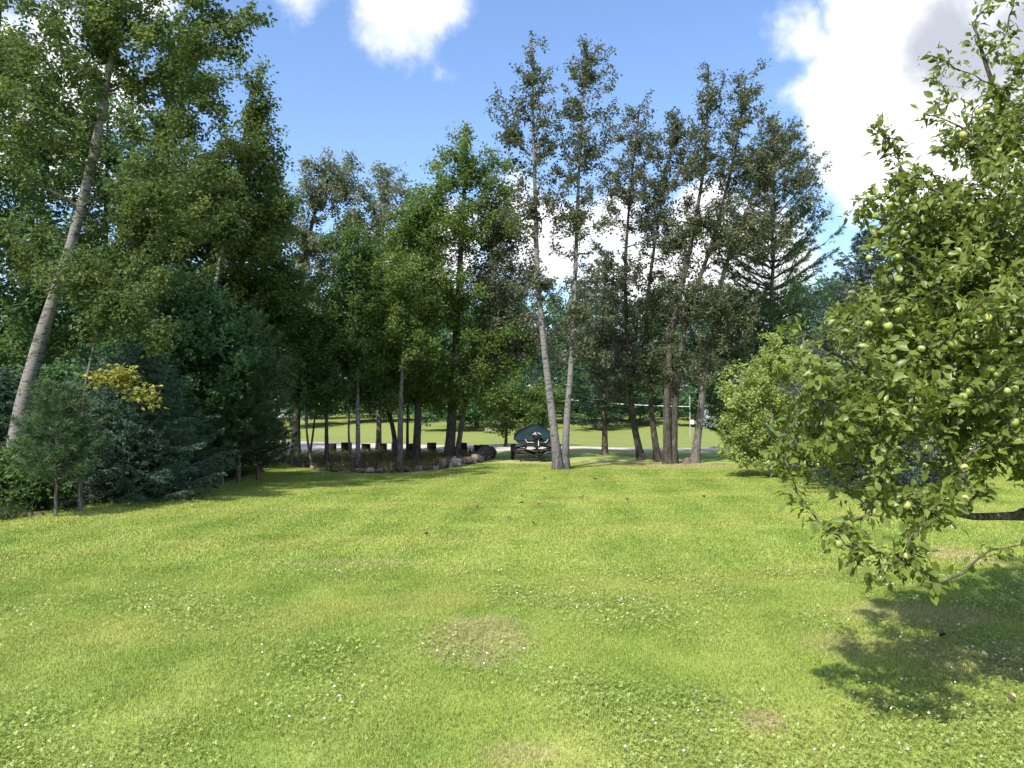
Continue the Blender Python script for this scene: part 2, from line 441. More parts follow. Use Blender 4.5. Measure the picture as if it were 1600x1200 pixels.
def strip(name, left, right, n, dz, mat, cols=9):
    """a sheet between two polylines, laid on the ground"""
    a = smooth_path(left, n); b = smooth_path(right, n); t = np.linspace(0, 1, cols)[None, :, None]
    P = a[:, None] * (1 - t) + b[:, None] * t
    P = P.reshape(-1, 2); v = np.c_[P, gz(P[:, 0], P[:, 1]) + dz]
    i, j = np.meshgrid(np.arange(n - 1), np.arange(cols - 1), indexing='ij')
    f = np.stack((i * cols + j, i * cols + j + 1, (i + 1) * cols + j + 1, (i + 1) * cols + j), -1).reshape(-1, 4)
    g = Geo(); g.add(v, f); return put(name, g, mat, smooth=True, kind='structure')


# gravel driveway, wide at the left
m, t, o = new_mat('gravel'); b = NB(t); geo = b.n('ShaderNodeNewGeometry'); pos = geo.outputs['Position']
g1 = b.noise(pos, 45, 4, .7); g2 = b.noise(pos, .6, 4); g3 = b.noise(b.mapv(pos, (.25, 2.2, 1)), .8, 3)
col = b.mix(b.rng(g1, .35, .65), (.37, .32, .27), (.56, .50, .44)); col = b.mix(b.math('MULTIPLY', b.rng(g2, .5, .7), .35), col, (.25, .22, .17)); col = b.mix(b.math('MULTIPLY', b.rng(g3, .55, .7), .4), col, (.20, .22, .10))
p = b.n('ShaderNodeBsdfPrincipled'); b.l(col, p.inputs['Base Color']); p.inputs['Roughness'].default_value = .95; b.l(b.bump(g1, .8, .03), p.inputs['Normal']); b.l(p.outputs[0], o.inputs[0]); M['gravel'] = m
DRN = [(-60, 31.5), (-16, 32.0), (-9.5, 32.5), (-5.4, 35.2), (-1, 37.2), (3.2, 38.2), (11, 37.2), (40, 36), (120, 34)]
DRF = [(-60, 50), (-18, 48.5), (-14, 48), (-7.5, 45.2), (-1.3, 43.0), (3.3, 41.8), (11, 40.0), (40, 39), (120, 37)]
strip('gravel_driveway', DRN, DRF, 70, .008, M['gravel'])

m, t, o = new_mat('far_grass_painted_shade'); b = NB(t); geo = b.n('ShaderNodeNewGeometry'); pos = geo.outputs['Position']  # far grass, coloured darker to carry the shade of the woods
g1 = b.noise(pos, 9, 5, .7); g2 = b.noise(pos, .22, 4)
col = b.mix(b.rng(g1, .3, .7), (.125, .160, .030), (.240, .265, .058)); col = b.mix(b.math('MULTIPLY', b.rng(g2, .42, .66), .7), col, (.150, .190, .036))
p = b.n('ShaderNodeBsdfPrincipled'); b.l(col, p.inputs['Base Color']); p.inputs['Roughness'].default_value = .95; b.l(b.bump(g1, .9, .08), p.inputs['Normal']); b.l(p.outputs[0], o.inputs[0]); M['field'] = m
strip('far_grass_shaded', [(x, y - .02) for x, y in DRF], [(x, 130) for x, y in DRF], 70, .004, M['field'], 40)  # grass beyond the driveway, its shade painted into the colour

# forest floor under the trees along the left of the lawn
m, t, o = new_mat('leaf_litter'); b = NB(t); geo = b.n('ShaderNodeNewGeometry'); pos = geo.outputs['Position']
g1 = b.noise(pos, 22, 4, .7); g2 = b.noise(pos, 1.6, 4)
col = b.mix(b.rng(g1, .35, .65), (.055, .043, .028), (.15, .115, .070)); col = b.mix(b.rng(g2, .52, .66), col, (.06, .085, .025))
p = b.n('ShaderNodeBsdfPrincipled'); b.l(col, p.inputs['Base Color']); p.inputs['Roughness'].default_value = .95; b.l(b.bump(g1, .8, .04), p.inputs['Normal']); b.l(p.outputs[0], o.inputs[0]); M['litter'] = m
EDGE = [(-12.5, 6), (-10.6, 10), (-9.7, 12.6), (-9.15, 14.3), (-8.7, 16.5), (-8.25, 19), (-8.0, 21.5), (-7.9, 24), (-8.3, 27), (-9.4, 30.5)]
ew = smooth_path(EDGE, 80) + np.c_[rng.normal(0, .07, 80), np.zeros(80)]
strip('forest_floor', [(-60, y) for x, y in EDGE], ew, 80, .006, M['litter'], 5)


def edge_x(y): return np.interp(y, [e[1] for e in EDGE], [e[0] for e in EDGE])


# ------------------------------------------------------------------ trees
TOTAL = 0


def E(px, py, rx, ry, d, rd=None):
    """crown lobe: centre bearing, half width and height (as seen), distance, half depth in metres"""
    return (W(px, py, d), np.array((rx * d / 1200, rd if rd else (rx + ry) * .5 * d / 1200, ry * d / 1200)))


def sample_lobes(lobes, n, shell=0.5):
    vol = np.array([np.prod(r) ** .75 for c, r in lobes]); k = rng.choice(len(lobes), n, p=vol / vol.sum())
    d = rand_dirs(n) * (rng.random(n) ** shell)[:, None]
    C = np.array([c for c, r in lobes]); Rr = np.array([r for c, r in lobes])
    return C[k] + d * Rr[k]


def colonise(nodes, rads, attr, g, sides=4, up_pen=1.6, maxr=0.09, sag=0.12):
    """join each attractor to the nearest limb already grown; returns the twig polylines"""
    nodes = np.asarray(nodes); rads = np.asarray(rads); order = np.argsort(np.min(np.linalg.norm(attr[:, None] - nodes[None], axis=2), axis=1))
    cap = len(nodes) + len(attr) * 4; NP = np.zeros((cap, 3)); NR = np.zeros(cap); n = len(nodes); NP[:n] = nodes; NR[:n] = rads
    tw = []
    for a in attr[order]:
        dv = NP[:n] - a; dist = np.sqrt((dv * dv).sum(1)) + up_pen * np.maximum(dv[:, 2] + .1, 0)
        j = int(np.argmin(dist)); s = NP[j].copy(); r0 = min(NR[j] * .62, maxr); Ld = np.linalg.norm(a - s)
        r0 = max(r0, .006 + .006 * Ld); u = np.array((.25, .5, .75, 1.0))[:, None]
        pts = s + (a - s) * u; pts[:, 2] -= sag * Ld * (u[:, 0] * (1 - u[:, 0])) * 2; pts[:3] += rng.normal(0, .035 * Ld, (3, 3))
        rr = np.maximum(r0 * (1 - .78 * np.array((0, .25, .5, .75, 1.0))), .004)
        full = np.vstack((s, pts)); tube(g, full, rr, sides, cap=False)
        NP[n:n + 4] = pts; NR[n:n + 4] = rr[1:]; n += 4; tw.append(full)
    return np.array(tw)


def leafy(g, tw, n, size, sig, **kw):
    k = rng.integers(0, len(tw), n); s = (rng.random(n) ** .55) * 3.999; i = s.astype(int); f = (s - i)[:, None]
    P = tw[k, i] * (1 - f) + tw[k, i + 1] * f + np.clip(rng.normal(0, sig, (n, 3)), -1.5 * sig, 1.5 * sig) * (.5 + .5 * s / 4)[:, None]
    tb = rng.random(len(tw))[k] * .62 + rng.random(n) * .38
    leaf_quads(g, P, size, tint=tb, **kw)


def trunk_path(px, d, dd=0.0):
    x0 = W(px[0][0], 640, d)[0]; pts = [np.array((x0, d, float(gz(x0, d)) - .05))]
    n = len(px)
    for k, q in enumerate(px[1:]): pts.append(W(q[0], q[1], d + dd * (k + 1) / n))
    return smooth_path(pts, 22)


def broadleaf(name, label, cat, trunks, d, r0, lobes, n_attr, n_leaf, leaf, lmat, bark, size=.10, sig=.13, sides=9, group=None, shell=.5, flare=.5, droop=.3, crown_t=.3, limb_mat='twig', rtop=.15, up_pen=1.6, aspect=.62, extra=None, wide=1.0):
    global TOTAL
    paths = [trunk_path(p, d + i * .12) for i, p in enumerate(trunks)]
    base = paths[0][0].copy(); base[2] += .05
    root = thing(name, label, cat, base, group)
    nodes, rads = [], []
    r0s = r0 if isinstance(r0, (list, tuple)) else [r0] * len(paths)
    for p, rr0 in zip(paths, r0s):
        t = np.linspace(0, 1, len(p)); rr = rr0 * (1 - (1 - rtop) * t ** .9)
        g = Geo(); tube(g, p, rr, sides, flare=flare, jit=.09); put('trunk', g, M[bark], root, base, True); TOTAL += g.tris()
        k = t > crown_t; nodes += list(p[k]); rads += list(rr[k])
    lb = [l if isinstance(l[0], np.ndarray) else E(l[0], l[1], l[2] * wide, l[3] * (1 + (wide - 1) * .4), (l[4] if len(l) > 4 else d)) for l in lobes]
    at = sample_lobes(lb, n_attr, shell)
    at = np.vstack([at] + [p[rng.integers(17, 22, 14)] + rng.normal(0, .018 * d, (14, 3)) * (.7, .7, .5) + (0, 0, .15) for p in paths])
    at[:, 2] = np.maximum(at[:, 2], gz(at[:, 0], at[:, 1]) + .3)
    g = Geo(); tw = colonise(nodes, rads, at, g, 4, up_pen, maxr=max(r0s) * .28, sag=-.10 if 'aspen' in lmat or 'grey' in lmat else .08); put('limbs', g, M[limb_mat], root, base, True, kind='stuff'); TOTAL += g.tris()
    g = Geo(); leafy(g, tw, n_leaf, size, sig, droop=droop, aspect=aspect); put('crown', g, M[lmat], root, base, kind='stuff'); TOTAL += g.tris()
    if extra:                                              # a branch of another leaf colour
        lobes2, na, nl, mat2 = extra
        g = Geo(); tw = colonise(nodes, rads, sample_lobes([E(*l[:4], (l[4] if len(l) > 4 else d)) for l in lobes2], na, shell), g, 4, up_pen, maxr=.05); put('branch', g, M[limb_mat], root, base, True, kind='stuff')
        g = Geo(); leafy(g, tw, nl, size, sig, droop=droop); put('yellowing_foliage', g, M[mat2], root, base, kind='stuff'); TOTAL += g.tris()
    return root


def conifer(name, label, cat, px, d, top, width, kind, mat, bark='pine_bark', r0=.08, whorls=14, per=7, start=.08, lean=(0, 0), dens=1.0, group=None, x=None, shape=1.0, nlen=None, nwid=None, stiff=None, sprays=1.0, sides=8):
    """spruce: layered drooping branches with short needles; pine: up-swept branches ending in long-needled tufts"""
    global TOTAL
    x0 = W(px, 640, d)[0] if x is None else x; z0 = float(gz(x0, d)); H = W(px, top, d)[2] - z0
    base = np.array((x0, d, z0)); root = thing(name, label, cat, base, group)
    tp = base + np.array((lean[0], lean[1], H)); tt = np.linspace(0, 1, 12)[:, None]
    path = base + (tp - base) * tt + np.c_[rng.normal(0, .015 * H * .2, (12, 2)), np.zeros(12)] * np.sin(tt * math.pi)
    path[0, 2] -= .05
    g = Geo(); tube(g, path, r0 * (1 - .93 * tt[:, 0]), sides, flare=.3, jit=.08); put('trunk', g, M[bark], root, base, True); TOTAL += g.tris()
    gl, gn = Geo(), Geo(); Rm = width / 2
    for w in range(whorls):
        u = (w + .5 + rng.uniform(-.3, .3)) / whorls; t = start + (1 - start) * u
        c = base + (tp - base) * t
        prof = (1 - u) ** (.75 * shape) * (1 if u > .12 else .8 + u * 1.6) + .04
        for q in range(per):
            az = 2 * math.pi * (q + rng.uniform(-.4, .4)) / per + w * 1.1; Lb = Rm * prof * rng.uniform(.72, 1.14)
            h = np.array((math.cos(az), math.sin(az), 0)); s = np.linspace(0, 1, 6)[:, None]
            if kind == 'spruce': el = -.18 + .75 * u; cur = np.array((0, 0, 1)) * .22
            else: el = .12 + .75 * u; cur = np.array((0, 0, 1)) * .28
            pts = c + Lb * (h * s + np.array((0, 0, 1)) * (math.tan(el) * s) + cur * s ** 2) ; pts[1:] += rng.normal(0, .03 * Lb, (5, 3))
            pts[:, 2] = np.maximum(pts[:, 2], z0 + .06)
            tube(gl, pts, np.maximum(.018 * Lb * (1 - .85 * s[:, 0]), .004), 4, cap=False)
            side = np.array((-h[1], h[0], 0)); tint = rng.random() * .6
            if kind == 'spruce':
                m = max(7, int(Lb / .065 * sprays)); ss = rng.uniform(.12, 1, m); sg = rng.choice((-1, 1), m)[:, None]
                st = np.stack([np.interp(ss, s[:, 0], pts[:, k]) for k in range(3)], 1)
                tl = (.10 + .42 * Lb * (1 - ss) * .8)[:, None] * rng.uniform(.7, 1.2, (m, 1))
                dr = nrm(h * .75 + side * sg * .8 + np.array((0, 0, -.12)))
                nn = 7; a = np.linspace(.05, 1, nn)[None, :, None]; A = (st[:, None] + dr[:, None] * tl[:, None] * a); A[..., 2] -= .10 * (tl * a[..., 0]) ** 1.5
                A = np.concatenate((A.reshape(-1, 3), np.stack([np.interp(np.linspace(.1, 1, int(10 * Lb) + 6), s[:, 0], pts[:, k]) for k in range(3)], 1)))
                D = np.concatenate((np.repeat(dr, nn, 0), np.repeat(h[None], len(A) - m * nn, 0)))
                needles(gn, A, D, nlen or .055, nwid or .018, max(2, int(4 * dens)), .85, tint + rng.random(len(A)) * .4)
            else:
                m = max(6, int(Lb / .045 * sprays)); ss = rng.uniform(.22, 1.02, m)
                st = np.stack([np.interp(ss, s[:, 0], pts[:, k]) for k in range(3)], 1)
                dr = nrm(h[None] * .8 + side * rng.uniform(-1, 1, (m, 1)) + np.array((0, 0, .35)) * rng.uniform(.2, 1.6, (m, 1)))
                tl = (.08 + .16 * Lb * rng.random(m))[:, None]
                A = np.concatenate((st + dr * tl, st + dr * tl * .5)); D = np.concatenate((dr, dr))
                needles(gn, A, D, nlen or .13, nwid or .010, max(4, int(10 * dens)), .8, tint + rng.random(len(A)) * .4)
    A = path[-3:] ; needles(gn, np.repeat(A, 6, 0), np.repeat(np.array(((0, 0, 1.0),)), 18, 0), (nlen or .1), nwid or .012, 8, .8, .5)
    put('branches', gl, M['twig'], root, base, True, kind='stuff'); put('crown', gn, M[mat], root, base, kind='stuff'); TOTAL += gn.tris() + gl.tris()
    return root

# ---- the wood along the left of the lawn
broadleaf('aspen_tree', 'tall aspen with thick pale trunk leaning right at the left edge', 'tree',
          [[(14, 0), (32, 650), (52, 570), (76, 490), (106, 400), (140, 270), (163, 150), (180, 30), (188, -190)]], 16.5, .185,
          [(170, 40, 215, 130), (330, 40, 75, 70), (380, 15, 45, 30), (70, 200, 110, 100), (270, 300, 115, 90), (190, 440, 90, 55), (30, 380, 60, 70), (150, -150, 230, 130)],
          560, 42000, 0, 'l_olive', 'aspen_bark', size=.105, sig=.13, sides=14, flare=.4, crown_t=.4, rtop=.25)
broadleaf('forest_tree', 'broad dark green tree at the left edge, behind the leaning pale trunk', 'tree',
          [[(-50, 0), (-40, 500), (-20, 250), (0, 0), (10, -160)]], 21, .17,
          [(10, 90, 150, 110), (-20, 300, 130, 130), (60, 440, 110, 90), (20, 570, 90, 70), (-120, 200, 140, 250)], 380, 30000, 0, 'l_green', 'dark_bark', size=.135, sig=.21)
broadleaf('birch_tree', 'slender pale birch with olive crown tapering to a point against the sky', 'tree',
          [[(298, 0), (312, 600), (328, 500), (345, 400), (380, 250), (406, 105)]], 22, .105,
          [(402, 170, 26, 65), (418, 230, 30, 50), (385, 250, 55, 60), (385, 340, 70, 70), (425, 330, 28, 60), (330, 300, 60, 60)], 300, 20000, 0, 'l_olive', 'birch_bark', size=.11, sig=.17, flare=.1, wide=1.15)
broadleaf('forest_tree', 'tall olive green tree crown right of the leaning pale trunk, upper left', 'tree',
          [[(232, 0), (236, 500), (252, 300), (272, 80)]], 23.5, .15,
          [(275, 190, 85, 110), (310, 120, 45, 60), (230, 380, 130, 90), (340, 420, 90, 80), (290, 310, 100, 70)], 380, 30000, 0, 'l_olive', 'dark_bark', size=.13, sig=.2)
broadleaf('forest_tree', 'dense deep green tree at the right end of the left wood', 'tree',
          [[(404, 0), (405, 560), (410, 420), (415, 300)]], 25, .12,
          [(418, 350, 48, 90), (445, 440, 36, 80), (410, 470, 70, 95), (350, 500, 75, 85), (425, 570, 55, 55)], 340, 27000, 0, 'l_green', 'dark_bark', size=.12, sig=.17)
broadleaf('forest_tree', 'deep green leafy tree above the dark spruce in the left wood', 'tree',
          [[(255, 0), (255, 640), (260, 560), (266, 470)]], 20, .08,
          [(270, 500, 90, 80), (220, 580, 80, 60), (330, 560, 70, 70), (280, 620, 80, 35)], 320, 24000, 0, 'l_deep', 'dark_bark', size=.125, sig=.18, wide=1.15)
broadleaf('young_maple', 'young tree with yellowing leaves drooping right of the leaning trunk', 'tree',
          [[(128, 0), (130, 640), (142, 560), (165, 470)]], 15.3, .05,
          [(190, 480, 60, 45), (240, 520, 35, 30), (120, 430, 60, 50)], 150, 5200, 0, 'l_olive', 'grey_bark', size=.092, sig=.11, sides=7,
          extra=([(185, 588, 36, 11), (222, 614, 24, 9), (150, 588, 18, 6), (238, 628, 12, 6), (201, 648, 5, 9)], 46, 900, 'l_yellow'))
for (px, d, s, rz) in ((60, 27, 1.0, 0), (-170, 24, 1.1, 1), (160, 29, 1.05, 2.2), (330, 31, .9, 3.3), (-330, 20, 1.1, 4.2), (240, 35, 1.1, 5.1)):
    if px == 60:
        filler = broadleaf('forest_tree', 'shaded tree filling the depth of the wood behind the left front trees', 'tree',
                           [[(px, 0), (px + 5, 400), (px + 10, 150)]], d, .16, [(px, 250, 110, 110), (px, 420, 130, 110), (px, 560, 110, 70)], 300, 16000, 0, 'l_deep', 'dark_bark', size=.16, sig=.22, group='shaded trees deep in the left wood')
    else:
        q = W(px, 640, d); copy_tree(filler, (q[0], d, float(gz(q[0], d))), rz, s)

for i, (px, d, rx, ry, cy, lab) in enumerate(((20, 15.6, 75, 36, 745, 'low leafy shrub around the foot of the leaning pale trunk'), (150, 18.8, 90, 60, 690, 'dark leafy shrub behind the yellowing young tree'), (300, 22.5, 80, 60, 650, 'dark shrub above the little round pine sapling'),
                                               (-60, 19, 100, 90, 640, 'tall dark shrub at the far left edge of the wood'), (70, 20.5, 80, 80, 640, 'dark shrub right behind the leaning pale trunk'), (225, 23.5, 90, 80, 620, 'tall dark shrub deep behind the layered spruce'))):
    broadleaf('understory_shrub', lab, 'shrub', [[(px, 0), (px, cy), (px, cy - ry * .6)]], d, .035, [(px, cy, rx, ry), (px - rx * .5, cy + ry * .4, rx * .7, ry * .6), (px + rx * .5, cy + ry * .4, rx * .7, ry * .6)], 130, 7500, 0, 'l_deep' if i else 'l_green', 'dark_bark', size=.12, sig=.16, sides=7)

conifer('pine_sapling', 'young soft pine with bare pale stem at the left lawn edge', 'pine', 90, 14.5, 612, 1.55, 'pine', 'n_pine', r0=.035, whorls=14, per=8, start=.24, dens=1.0, shape=.7, nwid=.011, nlen=.13, bark='grey_bark')
conifer('spruce_tree', 'dark layered spruce between the pine saplings at the left lawn edge', 'spruce', 205, 17.3, 545, 4.6, 'spruce', 'n_spruce', r0=.07, whorls=20, per=10, start=.03, dens=1.0, nwid=.026, nlen=.07)
conifer('spruce_tree', 'small dark spruce in the gap left of the leaning trunk', 'spruce', -10, 17.5, 580, 4.0, 'spruce', 'n_spruce', r0=.06, whorls=16, per=9, start=.03, dens=1.0, nwid=.026, nlen=.07)
conifer('pine_sapling', 'little round pine sapling right of the dark spruce', 'pine', 283, 19.2, 655, 1.7, 'pine', 'n_pine', r0=.03, whorls=11, per=8, start=.12, shape=.6, nwid=.015, nlen=.14)
conifer('pine_sapling', 'bushy young pine, left of the clump where the lawn meets the wood', 'pine', 348, 20.6, 560, 2.2, 'pine', 'n_pine', r0=.045, whorls=16, per=8, start=.20, shape=.7, nwid=.015, nlen=.14, bark='grey_bark')
conifer('pine_sapling', 'tallest dense young pine in the clump where the lawn meets the wood', 'pine', 374, 21.0, 505, 2.7, 'pine', 'n_pine', r0=.06, whorls=19, per=8, start=.18, shape=.65, nwid=.015, nlen=.14)
conifer('pine_sapling', 'drooping young pine at the right of the clump, nearest the driveway', 'pine', 404, 21.8, 575, 2.3, 'pine', 'n_pine', r0=.05, whorls=16, per=8, start=.08, shape=.65, nwid=.015, nlen=.14)

# ---- trees in and behind the stone-edged bed
broadleaf('poplar_tree', 'thick dark trunk at the left end of the bed with airy pale crown', 'tree',
          [[(463, 0), (463, 600), (470, 450), (492, 330), (515, 245)]], 32, [.20],
          [(530, 290, 50, 48), (490, 300, 38, 50), (570, 330, 45, 50), (500, 390, 55, 50), (560, 420, 55, 45), (480, 480, 50, 60), (462, 400, 36, 70), (455, 500, 36, 60)], 480, 27000, 0, 'l_pale', 'dark_bark', size=.12, sig=.14, wide=1.2)
broadleaf('poplar_tree', 'airy poplar with thin leaves against the sky, left of the maple', 'tree',
          [[(592, 0), (594, 500), (602, 270)]], 35, .13, [(606, 300, 34, 50), (575, 380, 45, 55), (625, 390, 45, 50), (600, 480, 60, 60)], 330, 16000, 0, 'l_pale', 'grey_bark', size=.125, sig=.15, wide=1.25)
broadleaf('slender_tree', 'slender pale stem leaning left in front of the thick dark trunk', 'tree',
          [[(489, 0), (480, 680), (471, 570), (466, 470)]], 26.3, .055, [(452, 500, 38, 42), (470, 560, 40, 35), (440, 440, 30, 40)], 120, 8000, 0, 'l_green', 'aspen_bark', size=.10, sig=.13, sides=7, flare=.1)
broadleaf('slender_tree', 'thin dark bent stem just right of the thick dark trunk', 'tree',
          [[(483, 0), (490, 670), (496, 600), (498, 520)]], 30, .055, [(495, 560, 40, 40), (520, 500, 40, 40)], 110, 7000, 0, 'l_green', 'dark_bark', size=.11, sig=.14, sides=7)
broadleaf('small_tree', 'small green tree with straight dark trunk at the front of the bed', 'tree',
          [[(511, 0), (510, 650), (508, 560), (506, 490)]], 26.8, .085, [(505, 530, 55, 45), (528, 600, 52, 36), (475, 600, 40, 40)], 180, 12500, 0, 'l_green', 'dark_bark', size=.105, sig=.13, sides=8)
broadleaf('birch_tree', 'thin crooked birch just left of the mottled birch in the bed', 'tree',
          [[(552, 0), (545, 680), (547, 610), (540, 540)]], 28, .06, [(540, 560, 38, 34), (565, 610, 30, 22)], 70, 3800, 0, 'l_olive', 'birch_bark', size=.10, sig=.12, sides=7, flare=.1)
broadleaf('birch_tree', 'white birch with dark mottled bark in the middle of the bed', 'tree',
          [[(560, 0), (559, 640), (558, 540), (554, 430), (552, 350)]], 27.2, .095, [(548, 400, 45, 55), (540, 470, 65, 55), (575, 550, 55, 45), (588, 612, 44, 28)], 230, 17000, 0, 'l_green', 'birch_bark', size=.115, sig=.17, flare=.1)
broadleaf('forked_tree', 'dark trunk bending left into a fork, behind the grey trunk in the bed', 'tree',
          [[(621, 0), (614, 670), (600, 615), (590, 500), (585, 420)]], 29.3, .115, [(590, 450, 55, 60), (585, 540, 60, 50)], 200, 14000, 0, 'l_green', 'dark_bark', size=.12, sig=.18, wide=1.15)
broadleaf('maple_tree', 'straight pale grey trunk at the front of the bed', 'tree',
          [[(625, 0), (626, 640), (629, 560), (634, 440)]], 26.9, .125, [(632, 440, 55, 55), (640, 540, 55, 40), (610, 500, 45, 45)], 160, 9500, 0, 'l_maple', 'grey_bark', size=.105, sig=.14)
broadleaf('slender_tree', 'thin dark pole of a tree between the grey and black trunks in the bed', 'tree',
          [[(637, 0), (637, 650), (640, 560), (645, 480)]], 29.6, .07, [(645, 500, 45, 45), (660, 450, 40, 40)], 80, 4500, 0, 'l_maple', 'dark_bark', size=.11, sig=.14, sides=7)
broadleaf('maple_tree', 'leafy maple on a black trunk in the middle of the bed', 'tree',
          [[(650, 0), (653, 650), (656, 560), (652, 420), (650, 330)]], 29, .175, [(645, 370, 60, 55), (660, 460, 80, 60), (640, 575, 75, 45), (680, 595, 55, 34), (600, 610, 55, 26)], 340, 24000, 0, 'l_maple', 'dark_bark', size=.12, sig=.18, wide=1.1)
broadleaf('maple_tree', 'largest maple, thick trunk at the right of the bed and pointed top', 'tree',
          [[(702, 0), (706, 650), (714, 500), (724, 320), (731, 215)]], 30, .235,
          [(732, 252, 38, 42), (690, 290, 48, 52), (775, 292, 42, 52), (725, 360, 90, 62), (660, 350, 40, 50), (700, 470, 80, 55), (700, 575, 90, 45), (775, 540, 65, 55), (755, 612, 70, 30), (680, 622, 60, 22)], 560, 42000, 0, 'l_maple', 'dark_bark', size=.12, sig=.18, wide=1.1)
broadleaf('maple_tree', 'maple trunk leaning right beside the thickest trunk in the bed', 'tree',
          [[(713, 0), (722, 660), (738, 570), (760, 450), (775, 340)]], 30.7, .125, [(785, 350, 42, 50), (790, 440, 60, 60), (800, 530, 60, 50)], 280, 20000, 0, 'l_grey', 'grey_bark', size=.12, sig=.2, wide=1.2)

# ---- the aspens at the back right of the lawn
broadleaf('aspen_tree', 'twin-stemmed tall aspen with pale forked trunks right of the boat', 'tree',
          [[(872, 0), (864, 660), (850, 540), (840, 430), (836, 300), (833, 180), (832, 62)], [(882, 0), (886, 650), (893, 560), (899, 420), (904, 280), (910, 160), (918, 62)]], 25.3, [.16, .13],
          [(833, 120, 28, 60), (800, 210, 34, 60), (850, 220, 34, 70), (838, 330, 50, 60), (925, 120, 38, 60), (895, 170, 30, 60), (920, 240, 48, 60), (905, 340, 50, 60), (775, 170, 14, 35), (850, 440, 50, 40), (955, 200, 16, 40), (900, 480, 46, 50), (915, 545, 34, 32)],
          680, 21500, 0, 'l_aspen', 'aspen_bark', size=.100, sig=.10, wide=1.3, sides=14, flare=.6, crown_t=.42, shell=.7, rtop=.12)
broadleaf('aspen_tree', 'leftmost dark-footed aspen right of the boat, with brownish lower leaves', 'tree',
          [[(1002, 0), (989, 650), (982, 560), (977, 430), (985, 300), (1000, 165)]], 30.8, .15,
          [(998, 220, 32, 60), (965, 300, 38, 60), (1010, 330, 40, 60), (960, 440, 70, 45), (930, 530, 66, 50), (985, 565, 55, 46), (960, 610, 36, 24)], 540, 25000, 0, 'l_grey', 'dark_bark', size=.108, sig=.12, shell=.6, wide=1.35)
broadleaf('aspen_tree', 'dark leaning trunk left of the thick double trunk, right of the boat', 'tree',
          [[(1028, 0), (1018, 640), (1010, 500), (1028, 350), (1058, 190)]], 29.5, .14,
          [(1056, 230, 34, 60), (1030, 300, 36, 60), (1060, 380, 50, 60), (1030, 480, 60, 50), (1015, 570, 52, 46)], 480, 19000, 0, 'l_aspen', 'dark_bark', size=.108, sig=.115, shell=.6, wide=1.35)
broadleaf('aspen_tree', 'thick double-trunked aspen, tallest at the right, with two pointed tops', 'tree',
          [[(1043, 0), (1042, 640), (1050, 520), (1080, 380), (1102, 240), (1107, 105)], [(1051, 0), (1056, 620), (1072, 500), (1112, 380), (1148, 240), (1166, 118)]], 28.3, [.165, .15],
          [(1107, 160, 22, 60), (1095, 250, 38, 50), (1164, 170, 26, 60), (1150, 260, 40, 50), (1090, 350, 50, 50), (1150, 360, 50, 50), (1080, 460, 55, 45), (1070, 560, 55, 45)], 640, 24000, 0, 'l_aspen', 'dark_bark', size=.105, sig=.115, shell=.6, sides=11, wide=1.35)
broadleaf('aspen_tree', 'rightmost dark trunk of the aspen group, leaning right behind the bush', 'tree',
          [[(1084, 0), (1094, 650), (1104, 560), (1130, 430), (1178, 300), (1216, 175)]], 28.8, .165,
          [(1214, 215, 28, 48), (1190, 270, 38, 48), (1250, 280, 28, 50), (1180, 370, 50, 45), (1272, 330, 20, 24), (1130, 500, 50, 50)], 430, 15000, 0, 'l_aspen', 'grey_bark', size=.105, sig=.11, shell=.6, sides=11, wide=1.35)
conifer('pine_tree', 'tall dark pine with ragged branches right of the aspens', 'pine', 1204, 32, 228, 5.8, 'pine', 'n_pine', r0=.17, whorls=20, per=7, start=.30, lean=(.25, 0), dens=.9, shape=.6, nlen=.20, nwid=.024, sprays=.55)
conifer('pine_tree', 'soft blue-green young pine behind the aspen trunks, beside the bush', 'pine', 1165, 31, 470, 4.6, 'pine', 'n_pine', r0=.09, whorls=15, per=7, start=.08, dens=.9, shape=.6, nlen=.18, nwid=.026, sprays=.6)
conifer('spruce_tree', 'grey-green old spruce with thin branches behind the twin aspen', 'spruce', 945, 34, 395, 5.0, 'spruce', 'n_spruce', r0=.13, whorls=20, per=7, start=.16, dens=.8, nlen=.09, nwid=.034, sprays=.7)

# ---- right side: lime green bush, blue spruce
broadleaf('lime_shrub', 'bright lime green bushy young tree left of the apple tree', 'shrub', [[(1204, 0), (1205, 690), (1210, 600), (1215, 530)]], 23, .085,
          [(1215, 560, 50, 52), (1180, 610, 55, 58), (1250, 600, 60, 75), (1160, 660, 48, 44), (1220, 680, 85, 46), (1138, 695, 34, 18), (1275, 660, 50, 65), (1150, 630, 34, 34), (1180, 712, 70, 22), (1250, 715, 60, 24)], 540, 35000, 0, 'l_lime', 'grey_bark', size=.085, sig=.10, sides=9, crown_t=.15)
conifer('spruce_tree', 'dark blue-green spruce half hidden behind the apple tree', 'spruce', 1370, 19, 365, 5.4, 'spruce', 'n_blue', r0=.11, whorls=23, per=11, start=.03, dens=.8, nwid=.034, nlen=.08, sprays=.75)
broadleaf('background_tree', 'dark green tree showing between the pine and the apple tree', 'tree', [[(1300, 0), (1302, 560), (1305, 450)]], 40, .15, [(1300, 480, 45, 55), (1330, 540, 55, 60), (1270, 560, 50, 50)], 150, 7000, 0, 'l_deep', 'dark_bark', size=.15, sig=.2)

